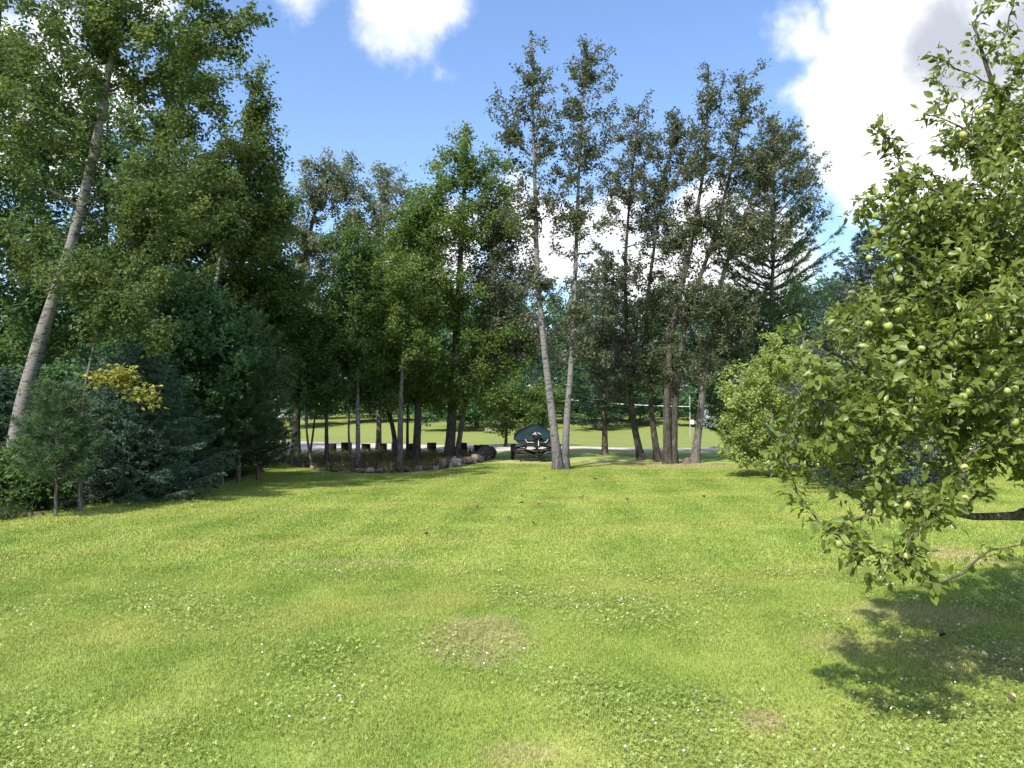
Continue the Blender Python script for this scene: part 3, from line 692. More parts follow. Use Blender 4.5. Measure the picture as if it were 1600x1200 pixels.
# ---- beyond the driveway
broadleaf('shrub', 'big round green shrub behind the covered boat', 'shrub', [[(790, 0), (792, 660), (795, 620)]], 41, .10, [(800, 650, 52, 30), (775, 610, 45, 45), (840, 630, 40, 45)], 200, 12000, 0, 'l_maple', 'dark_bark', size=.13, sig=.17)
for i, (px, d) in enumerate(((700, 57), (560, 66), (640, 70), (880, 64), (940, 68), (1000, 63), (1060, 70), (1120, 60), (1190, 58), (480, 62), (400, 68), (300, 64), (180, 62), (60, 66), (760, 68), (820, 60), (1280, 62), (1380, 66))):
    q = W(px, 640, d)
    if i == 0: hedge = broadleaf('far_shrub', 'low dark shrub at the foot of the far wood', 'shrub', [[(px, 0), (px, 645), (px, 625)]], d, .07, [(px, 632, 48, 22), (px - 30, 645, 40, 15), (px + 32, 642, 40, 17)], 110, 5200, 0, 'l_deep', 'dark_bark', size=.22, sig=.25, group='shrubs along the foot of the far wood')
    else: copy_tree(hedge, (q[0], d, float(gz(q[0], d))), px * .9, 1.0 + .35 * math.sin(px))
far_b = far_s = None
FAR = [(-160, 74, 1.1, 'b'), (-40, 66, 1.0, 's'), (60, 78, 1.1, 'b'), (150, 70, 1.0, 'b'), (250, 82, 1.2, 'b'), (340, 72, 1.0, 's'), (400, 78, 1.1, 'b'), (490, 70, .95, 'b'), (560, 80, 1.1, 's'), (610, 66, .9, 'b'), (690, 74, 1.05, 'b'),
       (745, 60, .8, 'b'), (800, 72, 1.0, 'b'), (850, 66, .85, 's'), (905, 74, 1.0, 'b'), (930, 58, .62, 'b'), (985, 66, .9, 's'), (1035, 76, 1.05, 'b'), (1085, 68, .9, 's'), (1140, 74, 1.0, 'b'), (1200, 66, 1.0, 's'), (1260, 76, 1.1, 'b'), (1340, 70, 1.0, 'b'), (1430, 78, 1.1, 's'), (1540, 72, 1.1, 'b'), (1680, 76, 1.1, 'b')] + [(px, 92 + 8 * math.sin(px), 1.15, 'b') for px in range(-100, 1700, 75)]
for px, d, s, k in FAR:
    q = W(px, 640, d); loc = (q[0], d, float(gz(q[0], d)))
    if k == 'b':
        if far_b is None: far_b = broadleaf('far_tree', 'broad dark green tree of the far wood beyond the driveway', 'tree', [[(px, 0), (px, 560), (px + 3, 470)]], d, .2, [(px, 500, 62, 60), (px - 15, 575, 80, 50), (px + 20, 560, 70, 55), (px, 622, 78, 30)], 300, 13000, 0, 'l_deep', 'dark_bark', size=.27, sig=.32, group='trees of the far wood beyond the driveway')
        else: copy_tree(far_b, loc, px * .7, s)
    else:
        if far_s is None: far_s = conifer('far_spruce', 'dark pointed spruce of the far wood beyond the driveway', 'spruce', px, d, 455, 5.2, 'spruce', 'n_spruce', r0=.16, whorls=20, per=8, start=.05, dens=.7, nlen=.18, nwid=.07, sprays=.4, group='spruces of the far wood beyond the driveway')
        else: copy_tree(far_s, loc, px * .7, s)

# ------------------------------------------------------------------ undergrowth, weeds
g = Geo(); n = 15000
yy = rng.uniform(9, 31, n); off = rng.gamma(1.5, .9, n); xx = edge_x(yy) - off + .12 + rng.normal(0, .08, n)
cl = np.sin(xx * 2.3 + 1) * np.sin(yy * 1.7) + .5 * np.sin(xx * 5 + yy * 3); kp = cl + rng.normal(0, .35, n) > -.05
xx, yy, off = xx[kp], yy[kp], off[kp]; hh = rng.random(len(xx)) * (.10 + .42 * np.clip(off, 0, 1.2))
P = np.c_[xx, yy, gz(xx, yy) + .02 + hh]; leaf_quads(g, P, .085, tint=None, droop=.1)
k = rng.choice(len(xx), 3200); A = np.c_[xx[k], yy[k], gz(xx[k], yy[k])]
needles(g, A, np.tile((0, 0, 1.0), (len(A), 1)), .30, .012, 3, .45, rng.random(len(A)))
put('undergrowth', g, M['under'], kind='stuff', label='low leafy undergrowth along the left edge of the lawn', category='undergrowth'); TOTAL += g.tris()

gx, gy = on_ground(292, 762)
root = thing('goldenrod_clump', 'tall yellow-green goldenrod weeds at the foot of the little pine', 'weeds', (gx, gy, float(gz(gx, gy))))
for q in range(9):
    g = Geo(); bx, by = rng.normal(0, .28), rng.normal(0, .15); h = rng.uniform(.55, 1.0); ln = rng.normal(0, .12, 2)
    pts = np.array([(bx + ln[0] * s * s, by + ln[1] * s * s, h * s) for s in np.linspace(0, 1, 6)]); tube(g, pts, .006, 4, tint=.3)
    t = rng.uniform(.15, .98, 70); A = np.stack([np.interp(t, np.linspace(0, 1, 6), pts[:, k]) for k in range(3)], 1); leaf_quads(g, A, .085, aspect=.28, droop=.15, tint=rng.random(70))
    put('stem', g, M['weed'], root)

# ------------------------------------------------------------------ the stone-edged bed
m = plain_mat('bed_soil', (.085, .066, .045), .95, .1, noise=.5, scale=9, bump=.05); M['soil'] = m
FR = [on_ground(x, y) for x, y in ((424, 714), (455, 727), (500, 735), (560, 738.5), (630, 737.5), (700, 732), (745, 723), (768, 712))]
BK = [(-9.9, 33.0), (-9.0, 33.4), (-7.9, 34.0), (-6.6, 34.6), (-4.9, 35.1), (-3.2, 35.4), (-1.9, 35.3), (-1.1, 34.2)]
strip('planting_bed', FR, BK, 50, .02, M['soil'], 10)


def in_bed(x, y): return (y > np.interp(x, [p[0] for p in FR], [p[1] for p in FR])) & (x > -10) & (x < -1) & (y < np.interp(x, [p[0] for p in BK], [p[1] for p in BK]))


xx = rng.uniform(-9.8, -1, 5200); yy = rng.uniform(24, 35.4, 5200); k = in_bed(xx, yy) & (np.sin(xx * 2.1) * np.sin(yy * 2.7 + 1) + rng.normal(0, .5, 5200) > -.25); xx, yy = xx[k], yy[k]
g = Geo(); A = np.c_[xx, yy, np.full(len(xx), .02)]
needles(g, A, np.tile((0, 0, 1.0), (len(A), 1)), .24, .022, 5, .45, rng.random(len(A)))
k = rng.choice(len(A), 4200); P = A[k] + np.c_[rng.normal(0, .12, (4200, 2)), rng.uniform(.03, .26, 4200)]; leaf_quads(g, P, .085, tint=None)
put('bed_weeds', g, M['weed'], kind='stuff', label='dry grass and weeds growing inside the stone-edged bed', category='weeds'); TOTAL += g.tris()


def rock(r, seed, sx=1, sy=1, sz=.75, rough=.16):
    """an uneven stone from a subdivided cube"""
    n = 5; u = np.linspace(-1, 1, n); vs, fs = [], []
    for ax in range(3):
        for sg in (-1, 1):
            A, B = np.meshgrid(u, u, indexing='ij'); C = np.full_like(A, sg); c = [None] * 3; c[ax] = C; c[(ax + 1) % 3] = A * sg; c[(ax + 2) % 3] = B
            o = len(vs) * n * n; vs.append(np.stack(c, -1).reshape(-1, 3))
            fs += [(o + i * n + j, o + (i + 1) * n + j, o + (i + 1) * n + j + 1, o + i * n + j + 1) for i in range(n - 1) for j in range(n - 1)]
    v = np.vstack(vs); v = nrm(v) * .72 + v * .28
    k = seed * 1.7; v = v * (1 + rough * (np.sin(v[:, :1] * 2.7 + k) * np.sin(v[:, 1:2] * 3.1 + 2 * k) + .6 * np.sin(v[:, 2:] * 4.3 + k * 3)))
    g = Geo(); g.add(v * np.array((sx, sy, sz)) * r, fs); return g.mesh('stone', smooth=True)


M['stone'] = plain_mat('field_stone', (.085, .075, .066), .9, .2, noise=.45, scale=5, bump=.03)
M['stone_p'] = plain_mat('field_stone_pale', (.20, .17, .15), .9, .2, noise=.35, scale=5, bump=.03)
rocks = [rock(.2, s, rng.uniform(.9, 1.3), rng.uniform(.8, 1.1), rng.uniform(.6, .95)) for s in range(7)]
for i, r_ in enumerate(rocks): r_.materials.append(M['stone_p'] if i in (2, 5) else M['stone'])
fp = smooth_path(FR, 200); root = thing('stone_edging', 'rough field stones edging the front of the tree bed', 'stones', (fp[100][0], fp[100][1], 0))
seg = np.r_[0, np.cumsum(np.linalg.norm(np.diff(fp, axis=0), axis=1))]; s = 2.2
while s < seg[-1]:
    f = s / seg[-1]; px_ = np.interp(s, seg, fp[:, 0]); py_ = np.interp(s, seg, fp[:, 1]); big = .40 + .62 * f * f
    k = rng.integers(0, 7); o = put('stone', rocks[k], None, root); sc_ = big * rng.uniform(.75, 1.2)
    o.location = (px_ - fp[100][0] + rng.normal(0, .05), py_ - fp[100][1] + .12 + rng.normal(0, .05), .09 * sc_); o.rotation_euler = (rng.normal(0, .2), rng.normal(0, .2), rng.uniform(0, 6)); o.scale = (sc_,) * 3
    if f > .62:
        o = put('stone', rocks[rng.integers(0, 7)], None, root); o.location = (px_ - fp[100][0] + rng.normal(0, .08), py_ - fp[100][1] + .28, .27 * sc_); o.rotation_euler = (rng.normal(0, .2), rng.normal(0, .2), rng.uniform(0, 6)); o.scale = (sc_ * .9,) * 3
    s += .33 * sc_ + rng.uniform(.0, .12) + (.55 if f < .45 else 0)

# cut log rounds set along the driveway side of the bed
M['log_end'] = plain_mat('log_end_grain', (.060, .047, .036), .9, .15, noise=.4, scale=14, bump=.01)
M['log_bark'] = plain_mat('log_bark', (.028, .023, .019), .95, .1, noise=.5, scale=12, bump=.03)
order = ['first', 'second', 'third', 'fourth', 'fifth', 'sixth', 'seventh', 'eighth', 'ninth', 'tenth']
for i, (px, wpx) in enumerate(((542, 16), (572, 14), (597, 15), (617, 10), (644, 11), (675, 15), (724, 12), (746, 12), (757, 15), (520, 12))):
    d = 34.6 if px < 735 else 33.6; q = W(px, 640, d); z0 = float(gz(q[0], d)); rr = wpx * d / 2400; h = rng.uniform(.44, .54)
    lab = 'dark cut log upright by the driveway, %s from the left in the row' % order[0 if px == 520 else i + 1]
    root = thing('log_stump', lab, 'log', (q[0], d, z0), 'cut logs standing along the driveway side of the bed')
    g = Geo(); a = np.linspace(0, 2 * math.pi, 14, endpoint=False); ring = np.stack((np.cos(a), np.sin(a)), 1) * rr * (1 + rng.normal(0, .05, 14))[:, None]
    tlt = rng.normal(0, .05, 2)
    v = np.vstack([np.c_[ring * k, np.full(14, zz)] for k, zz in ((1.12, .015), (1.0, h * .35), (1.0, h * .95), (.95, h))]); v[:, 2] += (v[:, 2] / h) * (v[:, 0] * tlt[0] + v[:, 1] * tlt[1])
    g.add(v, [(l * 14 + k, l * 14 + (k + 1) % 14, l * 14 + 14 + (k + 1) % 14, l * 14 + 14 + k) for l in range(3) for k in range(14)]); put('bark', g, M['log_bark'], root, smooth=True)
    g2 = Geo(); top = v[-14:]; g2.add(np.vstack((top, top.mean(0)[None] + (0, 0, .004))), [(k, (k + 1) % 14, 14) for k in range(14)]); put('cut_end', g2, M['log_end'], root)

# short weathered stakes along the front of the bed
M['stake'] = plain_mat('weathered_stake', (.12, .095, .07), .9, .1, noise=.4, scale=16)
for i, px in enumerate((573, 588, 611, 631)):
    x, y = on_ground(px, 737.5); y += .12; g = Geo(); h = rng.uniform(.2, .34); a = rng.normal(0, .05)
    tube(g, [(0, 0, -.02), (a * .5, 0, h * .5), (a, 0, h)], (.045, .043, .036), 7, jit=.2)
    put('stake', g, M['stake'], None, (x, y, float(gz(x, y))), label='short dark wooden stake at the front of the bed, %s from the left' % order[i], category='stake', group='wooden stakes at the front of the bed')
x, y = W(328, 640, 21.4)[0], 21.4; g = Geo(); tube(g, [(0, 0, -.05), (.01, 0, .5), (.0, 0, 1.02)], (.055, .052, .05), 8, jit=.12)
put('fence_post', g, M['stake'], None, (x, y, float(gz(x, y))), label='dark weathered post among the saplings where the driveway shows through', category='post')

# ------------------------------------------------------------------ covered boat on its trailer
M['hull'] = plain_mat('boat_hull', (.018, .022, .028), .35, .5, noise=.2)
M['cover'] = plain_mat('boat_cover', (.006, .019, .021), .8, .2, noise=.45, scale=2.5, bump=.04)
M['cowl'] = plain_mat('motor_cowling', (.012, .012, .014), .3, .5, noise=.1)
M['silver'] = plain_mat('pale_metal', (.62, .63, .65), .4, .5, noise=.1)
M['steel'] = plain_mat('black_steel', (.016, .016, .017), .55, .4, noise=.3)
M['tyre'] = plain_mat('tyre_rubber', (.014, .014, .014), .9, .2, noise=.3)
M['rim'] = plain_mat('wheel_rim', (.35, .35, .36), .45, .5, noise=.1)
M['red'] = plain_mat('tail_lamp', (.07, .012, .010), .3, .5, noise=.1)
BX, BY = W(838, 640, 30)[0], 29.7; bz = float(gz(BX, BY))
boat = thing('motor_boat', 'covered dark motor boat with outboard motor standing on a trailer', 'boat', (BX, BY, bz))
S = np.linspace(0, 1, 13); Lb = 4.9
half = .86 * np.where(S < .5, 1, 1 - ((S - .5) / .5) ** 2.1 * .97); zg = .93 + .22 * S ** 2; zk = .55 + .30 * S ** 3; zc = zk + .16 + .10 * S
v = []
for s, h, a, k, c in zip(S, half, zg, zk, zc):
    for sx, zz in ((-1, a), (-.95, (a + c) / 2), (-.84, c), (0, k), (.84, c), (.95, (a + c) / 2), (1, a)): v.append((sx * h, s * Lb, zz))
f = [(i * 7 + j, i * 7 + j + 1, i * 7 + 8 + j, i * 7 + 7 + j) for i in range(12) for j in range(6)]
g = Geo(); g.add(v, f); n0 = g.n
g.f.append(np.array([[6, 5, 4, 3, 2, 1, 0]])); g.t.append(np.full(1, .5, np.float32)); put('hull', g, M['hull'], boat)
v = []; mm = 13
for s, h, a in zip(S, half, zg):
    rdg = a + .03 + .42 * math.sin(min(1, s * 3.0 + .30) * math.pi / 2) * (1 - s ** 2.2 * .75)
    for j in range(mm):
        u = -1 + 2 * j / (mm - 1); e = 1 - abs(u) ** 1.5
        zz = a - .10 + (rdg - a + .10) * e if abs(u) > .99 else a + (rdg - a) * e
        v.append((u * h * 1.025, s * Lb * 1.01 - .03, zz + .018 * math.sin(9 * u + s * 31) * (abs(u) < .95)))
f = [(i * mm + j, i * mm + j + 1, i * mm + mm + 1 + j, i * mm + mm + j) for i in range(12) for j in range(mm - 1)]
g = Geo(); g.add(v, f); g.f.append(np.array([list(range(mm))[::-1]])); g.t.append(np.full(1, .5, np.float32)); put('cover', g, M['cover'], boat, smooth=True)
mot = bpy.data.objects.new('outboard_motor', None); COL.objects.link(mot)
mot.parent = boat; mot.location = (0, -.30, 0)
g = Geo(); box(g, (0, 0, 1.00), (.34, .46, .30), bev=.09); put('cowling', g, M['cowl'], mot, smooth=True)
g = Geo(); box(g, (0, .0, .72), (.17, .24, .34), bev=.03); box(g, (0, -.02, .50), (.11, .20, .20), bev=.03); box(g, (0, -.06, .58), (.26, .34, .02)); put('lower_unit', g, M['cowl'], mot)
g = Geo(); tube(g, [(0, -.22, .44), (0, .16, .44)], (.05, .06), 10); [box(g, (.10 * math.cos(a), -.2, .44 + .10 * math.sin(a)), (.13, .02, .07), rz=.3) for a in (.5, 2.6, 4.7)]; put('propeller', g, M['steel'], mot)
for sg in (-1, 1):
    g = Geo(); tube(g, [(sg * .03, -.235, 1.12), (sg * .09, -.232, 1.11), (sg * .15, -.20, 1.06)], .018, 6); put('cowling_stripe', g, M['silver'], mot)
g = Geo(); box(g, (.06, -.13, .80), (.03, .03, .34)); put('tilt_bracket', g, M['silver'], mot)
for sg in (-1, 1):
    g = Geo(); tube(g, [(sg * .13, -.02, .74), (sg * .36, -.04, .75), (sg * .44, -.04, .86)], .014, 6); put('transom_trim', g, M['silver'], boat)

tr = thing('boat_trailer', 'black steel boat trailer with crossed frame bars under the covered boat', 'trailer', (BX, BY, bz))
g = Geo()
for sg in (-1, 1):
    tube(g, [(sg * .78, -.15, .40), (sg * .78, 2.9, .40), (sg * .06, 5.2, .42)], .038, 6)
    tube(g, [(sg * .42, -.1, .55), (sg * .40, 3.2, .60)], .05, 4)
    for yy_ in (.1, 2.4): tube(g, [(sg * .42, yy_, .56), (sg * .55, yy_, .36)], .025, 5)
tube(g, [(0, 4.7, .42), (0, 6.3, .42)], .045, 6); put('frame', g, M['steel'], tr)
for yy_ in (-.12, 1.25, 2.6):
    g = Geo(); tube(g, [(-.80, yy_, .40), (-.42, yy_, .36), (0, yy_, .20), (.42, yy_, .36), (.80, yy_, .40)], .032, 6); put('crossmember', g, M['steel'], tr)
g = Geo(); tube(g, [(-.86, 1.35, .27), (.86, 1.35, .27)], .035, 7); put('axle', g, M['steel'], tr)
g = Geo(); box(g, (0, -.2, .12), (1.72, .05, .06)); put('light_bar', g, M['steel'], tr)
for sg in (-1, 1):
    g = Geo(); box(g, (sg * .72, -.235, .42), (.16, .05, .09), bev=.01); put('tail_lamp', g, M['red'], tr)
    g = Geo(); tube(g, [(sg * .84, -.05, .12), (sg * .84, -.05, .62)], .022, 6); put('guide_post', g, M['steel'], tr)
    wh = bpy.data.objects.new('wheel', None); COL.objects.link(wh); wh.parent = tr; wh.location = (sg * .90, 1.35, .27)
    g = Geo(); a = np.linspace(0, 2 * math.pi, 24, endpoint=False); pr = [(-.085, .15), (-.09, .24), (-.06, .27), (.06, .27), (.09, .24), (.085, .15)]
    v = np.array([(x_, r_ * math.cos(t_), r_ * math.sin(t_)) for x_, r_ in pr for t_ in a]); g.add(v, [(l * 24 + k, l * 24 + (k + 1) % 24, l * 24 + 24 + (k + 1) % 24, l * 24 + 24 + k) for l in range(5) for k in range(24)]); put('tyre', g, M['tyre'], wh, smooth=True)
    g = Geo(); tube(g, [(-.075, 0, 0), (.075, 0, 0)], .15, 16); tube(g, [(sg * .07, 0, 0), (sg * .10, 0, 0)], .05, 10); put('rim', g, M['rim'], wh)
    g = Geo(); aa = np.linspace(.15, math.pi - .15, 9); v = np.array([(sg * .90 + x_, 1.35 + .33 * math.cos(t_), .29 + .33 * math.sin(t_)) for t_ in aa for x_ in (-.11, .11)])
    v2 = v + np.array((0, 0, .012)); f = [(2 * i, 2 * i + 1, 2 * i + 3, 2 * i + 2) for i in range(8)]; g.add(v, f); g.add(v2, f); put('fender', g, M['steel'], tr)
g = Geo(); tube(g, [(0, 5.4, .42), (0, 5.4, .95)], .03, 6); box(g, (0, 5.4, 1.0), (.14, .2, .12)); put('winch_post', g, M['steel'], tr)

# ------------------------------------------------------------------ small far things
M['white'] = plain_mat('white_paint', (.74, .75, .76), .6, .4, noise=.08)
M['siding'] = plain_mat('pale_siding', (.30, .34, .37), .7, .3, noise=.1)
M['roof'] = plain_mat('grey_shingle', (.10, .10, .11), .9, .2, noise=.3)
M['glass'] = plain_mat('dark_glass', (.03, .035, .04), .1, .6, noise=.1)


def house(name, label, px, d, w, dp, h, rz):
    q = W(px, 640, d); root = thing(name, label, 'house', (q[0], d, float(gz(q[0], d)) - .05)); root.rotation_euler = (0, 0, rz)
    g = Geo(); box(g, (0, 0, h / 2), (w, dp, h)); rh = w * .28
    g.add([(-w / 2, -dp / 2, h), (w / 2, -dp / 2, h), (0, -dp / 2, h + rh)], [(0, 1, 2)]); g.add([(-w / 2, dp / 2, h), (w / 2, dp / 2, h), (0, dp / 2, h + rh)], [(1, 0, 2)]); put('wall', g, M['siding'], root)
    g = Geo()
    for sg in (-1, 1):
        a, b_ = np.array((sg * (w / 2 + .3), 0, h - .15)), np.array((0, 0, h + rh + .05))
        for dz in (0, .12): g.add([(a[0], -dp / 2 - .3, a[2] + dz), (a[0], dp / 2 + .3, a[2] + dz), (0, dp / 2 + .3, b_[2] + dz), (0, -dp / 2 - .3, b_[2] + dz)], [(0, 1, 2, 3)])
    put('roof', g, M['roof'], root)
    for k in (-.28, .28):
        g = Geo(); box(g, (k * w, -dp / 2 - .02, h * .55), (1.1, .08, 1.2)); wn = put('window', g, M['white'], root); g = Geo(); box(g, (k * w, -dp / 2 - .045, h * .55), (.94, .08, 1.04)); put('pane', g, M['glass'], wn)
    g = Geo(); box(g, (0, -dp / 2 - .02, 1.05), (1.0, .09, 2.1)); put('door', g, M['white'], root)


house('house', 'pale house glimpsed through leaves behind the thick dark trunk, left', 440, 74, 5.5, 5, 2.5, .2)
house('house', 'pale blue-grey house glimpsed behind the lime green bush', 1150, 62, 6, 6, 2.6, -.2)
q = W(1078, 640, 52); g = Geo(); z0 = float(gz(q[0], 52)); root = thing('pole', 'thin pole with small white box on the far grass', 'pole', (q[0], 52, z0))
tube(g, [(0, 0, -.05), (0, 0, 3.1)], (.035, .03), 7); put('post', g, M['rim'], root); g = Geo(); box(g, (.13, -.06, 1.05), (.24, .14, .30), bev=.02); put('box', g, M['white'], root)
q2 = W(885, 640, 54); z2 = float(gz(q2[0], 54)); g = Geo(); tube(g, [(0, 0, -.05), (0, 0, 2.6)], (.035, .03), 7); put('pole', g, M['rim'], None, (q2[0], 54, z2), label='thin grey pole between the twin aspen stems and the far wood', category='pole')
g = Geo(); s = np.linspace(0, 1, 12)[:, None]; a, b_ = np.array((q2[0], 54, z2 + 2.5)), np.array((q[0], 52, z0 + 2.1)); pts = a + (b_ - a) * s; pts[:, 2] -= .10 * 4 * (s * (1 - s))[:, 0]; tube(g, pts, .020, 5)
put('wire', g, M['white'], label='thin pale wire strung between two poles on the far grass', category='wire')
q = W(763, 640, 56); o = put('boulder', rock(.27, 3, 1.1, .9, .8), M['stone_p'], None, (q[0], 56, float(gz(q[0], 56)) + .15), label='pale boulder on the far grass left of the boat', category='rock')
for i, (px, py, lab) in enumerate(((1004, 719, 'small broken root stub at the foot of the leftmost dark aspen'), (1073, 725, 'small mossy stump beside the rightmost dark aspen trunk'))):
    x, y = on_ground(px, py); g = Geo(); tube(g, [(0, 0, -.03), (.02, 0, .10), (.03, 0, .2)], (.17, .13, .10), 9, jit=.35, flare=.4); put('stump', g, M['pine_bark'], None, (x, y, float(gz(x, y))), label=lab, category='stump')

# ------------------------------------------------------------------ the apple tree at the right
TX, TY = 5.35, 6.5
apple = thing('apple_tree', 'spreading apple tree with pale green apples at the right of the lawn', 'tree', (TX, TY, float(gz(TX, TY))))
AB = np.array((TX, TY, float(gz(TX, TY))))
ap = smooth_path([AB + (0, 0, -.05), AB + (-.05, -.05, .6), AB + (-.02, -.15, 1.15), AB + (.1, -.1, 1.9), AB + (.05, 0, 2.9), AB + (.1, .05, 3.9)], 18)
g = Geo(); tube(g, ap, np.linspace(.16, .045, 18), 12, flare=.5, jit=.12); put('trunk', g, M['apple_bark'], apple, AB, True)
limb_pts = [[ap[5], W(1700, 815, 5.6), W(1600, 806, 5.2), W(1500, 800, 4.9), W(1430, 770, 4.75), W(1360, 790, 4.6)],
            [ap[5], W(1720, 700, 5.8), W(1590, 660, 5.5), W(1470, 640, 5.2), W(1340, 570, 4.95), W(1262, 530, 4.8)],
            [ap[6], W(1740, 640, 5.7), W(1640, 560, 5.3), W(1540, 540, 5.1), W(1440, 610, 4.9), W(1340, 690, 4.7)],
            [ap[8], W(1720, 480, 6.0), W(1600, 400, 5.7), W(1500, 330, 5.4), W(1410, 270, 5.3)],
            [ap[9], W(1680, 360, 6.2), W(1590, 220, 5.9), W(1550, 90, 5.8), W(1530, 30, 5.8)],
            [ap[7], W(1640, 560, 6.9), W(1500, 480, 7.0), W(1400, 470, 6.6)],
            [ap[8], AB + (1.3, .4, 2.4), AB + (2.4, .7, 2.9)], [ap[7], AB + (.6, 1.6, 2.2), AB + (.8, 2.6, 2.6)], [ap[9], AB + (1.2, -.9, 3.2), AB + (1.9, -1.6, 3.5)], [ap[6], AB + (1.0, -1.4, 1.7), AB + (1.6, -2.3, 1.8)]]
g = Geo(); nodes, rads = [], []
for i, lp in enumerate(limb_pts):
    p = smooth_path(lp, 26); p[2:] += np.cumsum(rng.normal(0, .006, (24, 3)), 0); rr = np.interp(np.linspace(0, 1, 26), (0, .3, 1), (.06, .028 if i else .034, .007)); g = Geo(); tube(g, p, rr, 8, jit=.15); put('limb', g, M['apple_bark'], apple, AB, True); nodes += list(p[5:]); rads += list(rr[5:])
lobes = [E(1500, 560, 190, 190, 5.2, 1.5), E(1340, 640, 112, 110, 4.8, .8), E(1280, 690, 55, 50, 4.7, .4), E(1410, 780, 95, 65, 4.7, .7), E(1340, 790, 45, 40, 4.6, .3), E(1500, 370, 120, 110, 5.6, 1.1), E(1420, 330, 70, 70, 5.5, .6), E(1560, 210, 75, 110, 5.8, .9),
         E(1720, 450, 150, 230, 6.6, 1.5), E(1440, 480, 100, 80, 5.5, 1.0), E(1590, 690, 90, 90, 5.2, 1.0), E(1600, 430, 150, 160, 5.4, 1.3)]
at = sample_lobes(lobes, 980, .6)
spr = [(1458, 88, 5.6), (1462, 120, 5.6), (1480, 150, 5.6), (1545, 8, 5.8), (1530, 60, 5.8), (1372, 200, 5.4), (1385, 215, 5.4), (1442, 178, 5.5), (1345, 330, 5.3), (1352, 310, 5.3), (1400, 235, 5.4), (1590, -20, 5.9), (1575, 40, 5.9), (1500, 110, 5.7), (1560, 75, 5.8),
       (1462, 912, 4.3), (1355, 890, 4.35), (1415, 880, 4.35), (1340, 880, 4.4), (1385, 885, 4.35), (1440, 870, 4.4), (1220, 700, 4.65), (1235, 735, 4.6), (1245, 770, 4.6), (1265, 600, 4.7), (1232, 660, 4.65), (1215, 715, 4.65), (1290, 830, 4.5), (1320, 850, 4.45), (1255, 560, 4.7), (1230, 515, 4.8), (1300, 520, 4.8), (1588, 868, 4.2), (1600, 850, 4.3)]
spots = [(1417, 869, 4.2), (1417, 790, 4.3), (1371, 787, 4.3), (1371, 801, 4.3), (1357, 880, 4.3), (1310, 850, 4.4), (1388, 510, 4.6), (1357, 507, 4.7), (1379, 486, 4.7), (1405, 486, 4.7), (1405, 437, 5.0), (1402, 402, 5.0), (1490, 538, 4.5), (1543, 497, 4.4), (1549, 577, 4.4), (1558, 584, 4.4), (1505, 620, 4.4), (1513, 613, 4.45), (1569, 547, 4.5), (1552, 552, 4.5), (1574, 611, 4.4), (1586, 608, 4.4),
         (1538, 640, 4.5), (1565, 705, 4.4), (1507, 731, 4.5), (1508, 779, 4.5), (1410, 679, 4.5), (1428, 640, 4.5), (1470, 690, 4.5), (1327, 690, 4.6), (1278, 727, 4.6), (1277, 618, 4.6), (1300, 762, 4.6), (1450, 700, 4.5), (1425, 309, 5.1), (1412, 310, 5.1), (1428, 362, 5.1), (1420, 355, 5.1), (1412, 365, 5.1), (1406, 297, 5.1), (1358, 403, 5.0), (1390, 320, 5.1), (1368, 338, 5.1), (1437, 286, 5.1),
         (1528, 175, 5.3), (1542, 168, 5.3), (1518, 224, 5.3), (1505, 211, 5.3), (1540, 282, 5.2), (1574, 322, 5.1), (1588, 352, 5.0), (1530, 350, 5.1), (1515, 322, 5.2), (1592, 330, 5.1), (1596, 412, 4.9), (1523, 387, 5.1), (1585, 290, 5.2), (1560, 235, 5.3), (1480, 420, 5.0), (1460, 450, 4.9), (1590, 470, 4.7), (1440, 545, 4.6), (1350, 590, 4.6), (1320, 640, 4.6), (1580, 520, 4.5), (1480, 600, 4.5), (1395, 560, 4.6), (1585, 660, 4.4)]
apple_at = np.array([W(x_, y_, d_ + .06) for x_, y_, d_ in spots])
at = np.vstack((at, np.array([W(*q) for q in spr])))
# the lower right stays open under the long limb
v = at - np.array((0, 0, CAM_H)); pxl = 800 + 1200 * v[:, 0] / v[:, 1]; pyl = 640 - 1200 * v[:, 2] / v[:, 1]
keep = ~((pxl > 1475) & (pyl > 775) & (pxl < 1583)) & ~((pyl > 800) & (pxl > 1610)) & (at[:, 1] > 3.4) & (at[:, 2] > .75)
at = np.vstack((at[keep], apple_at + (0, 0, .05)))
g = Geo(); tw = colonise(nodes, rads, at, g, 5, .8, maxr=.03, sag=-.08)
put('twigs', g, M['apple_bark'], apple, AB, True, kind='stuff')


def apple_leaf_verts(P, ax, nm, l, st=((0, .03), (.3, .25), (.65, .23), (1.0, .0))):
    """a folded, arched leaf blade of ten corners per point"""
    sd = nrm(np.cross(nm, ax)); nm = np.cross(ax, sd); l = l[:, None]; out = []; curl = rng.random((len(P), 1))
    for t, w in st:
        c = P + ax * l * t - nm * l * (.10 + .3 * curl) * t * t
        if t == 1.0: out.append(c)
        else: out += [c + sd * l * w + nm * l * w * .35, c, c - sd * l * w + nm * l * w * .35]
    return np.stack(out, 1)


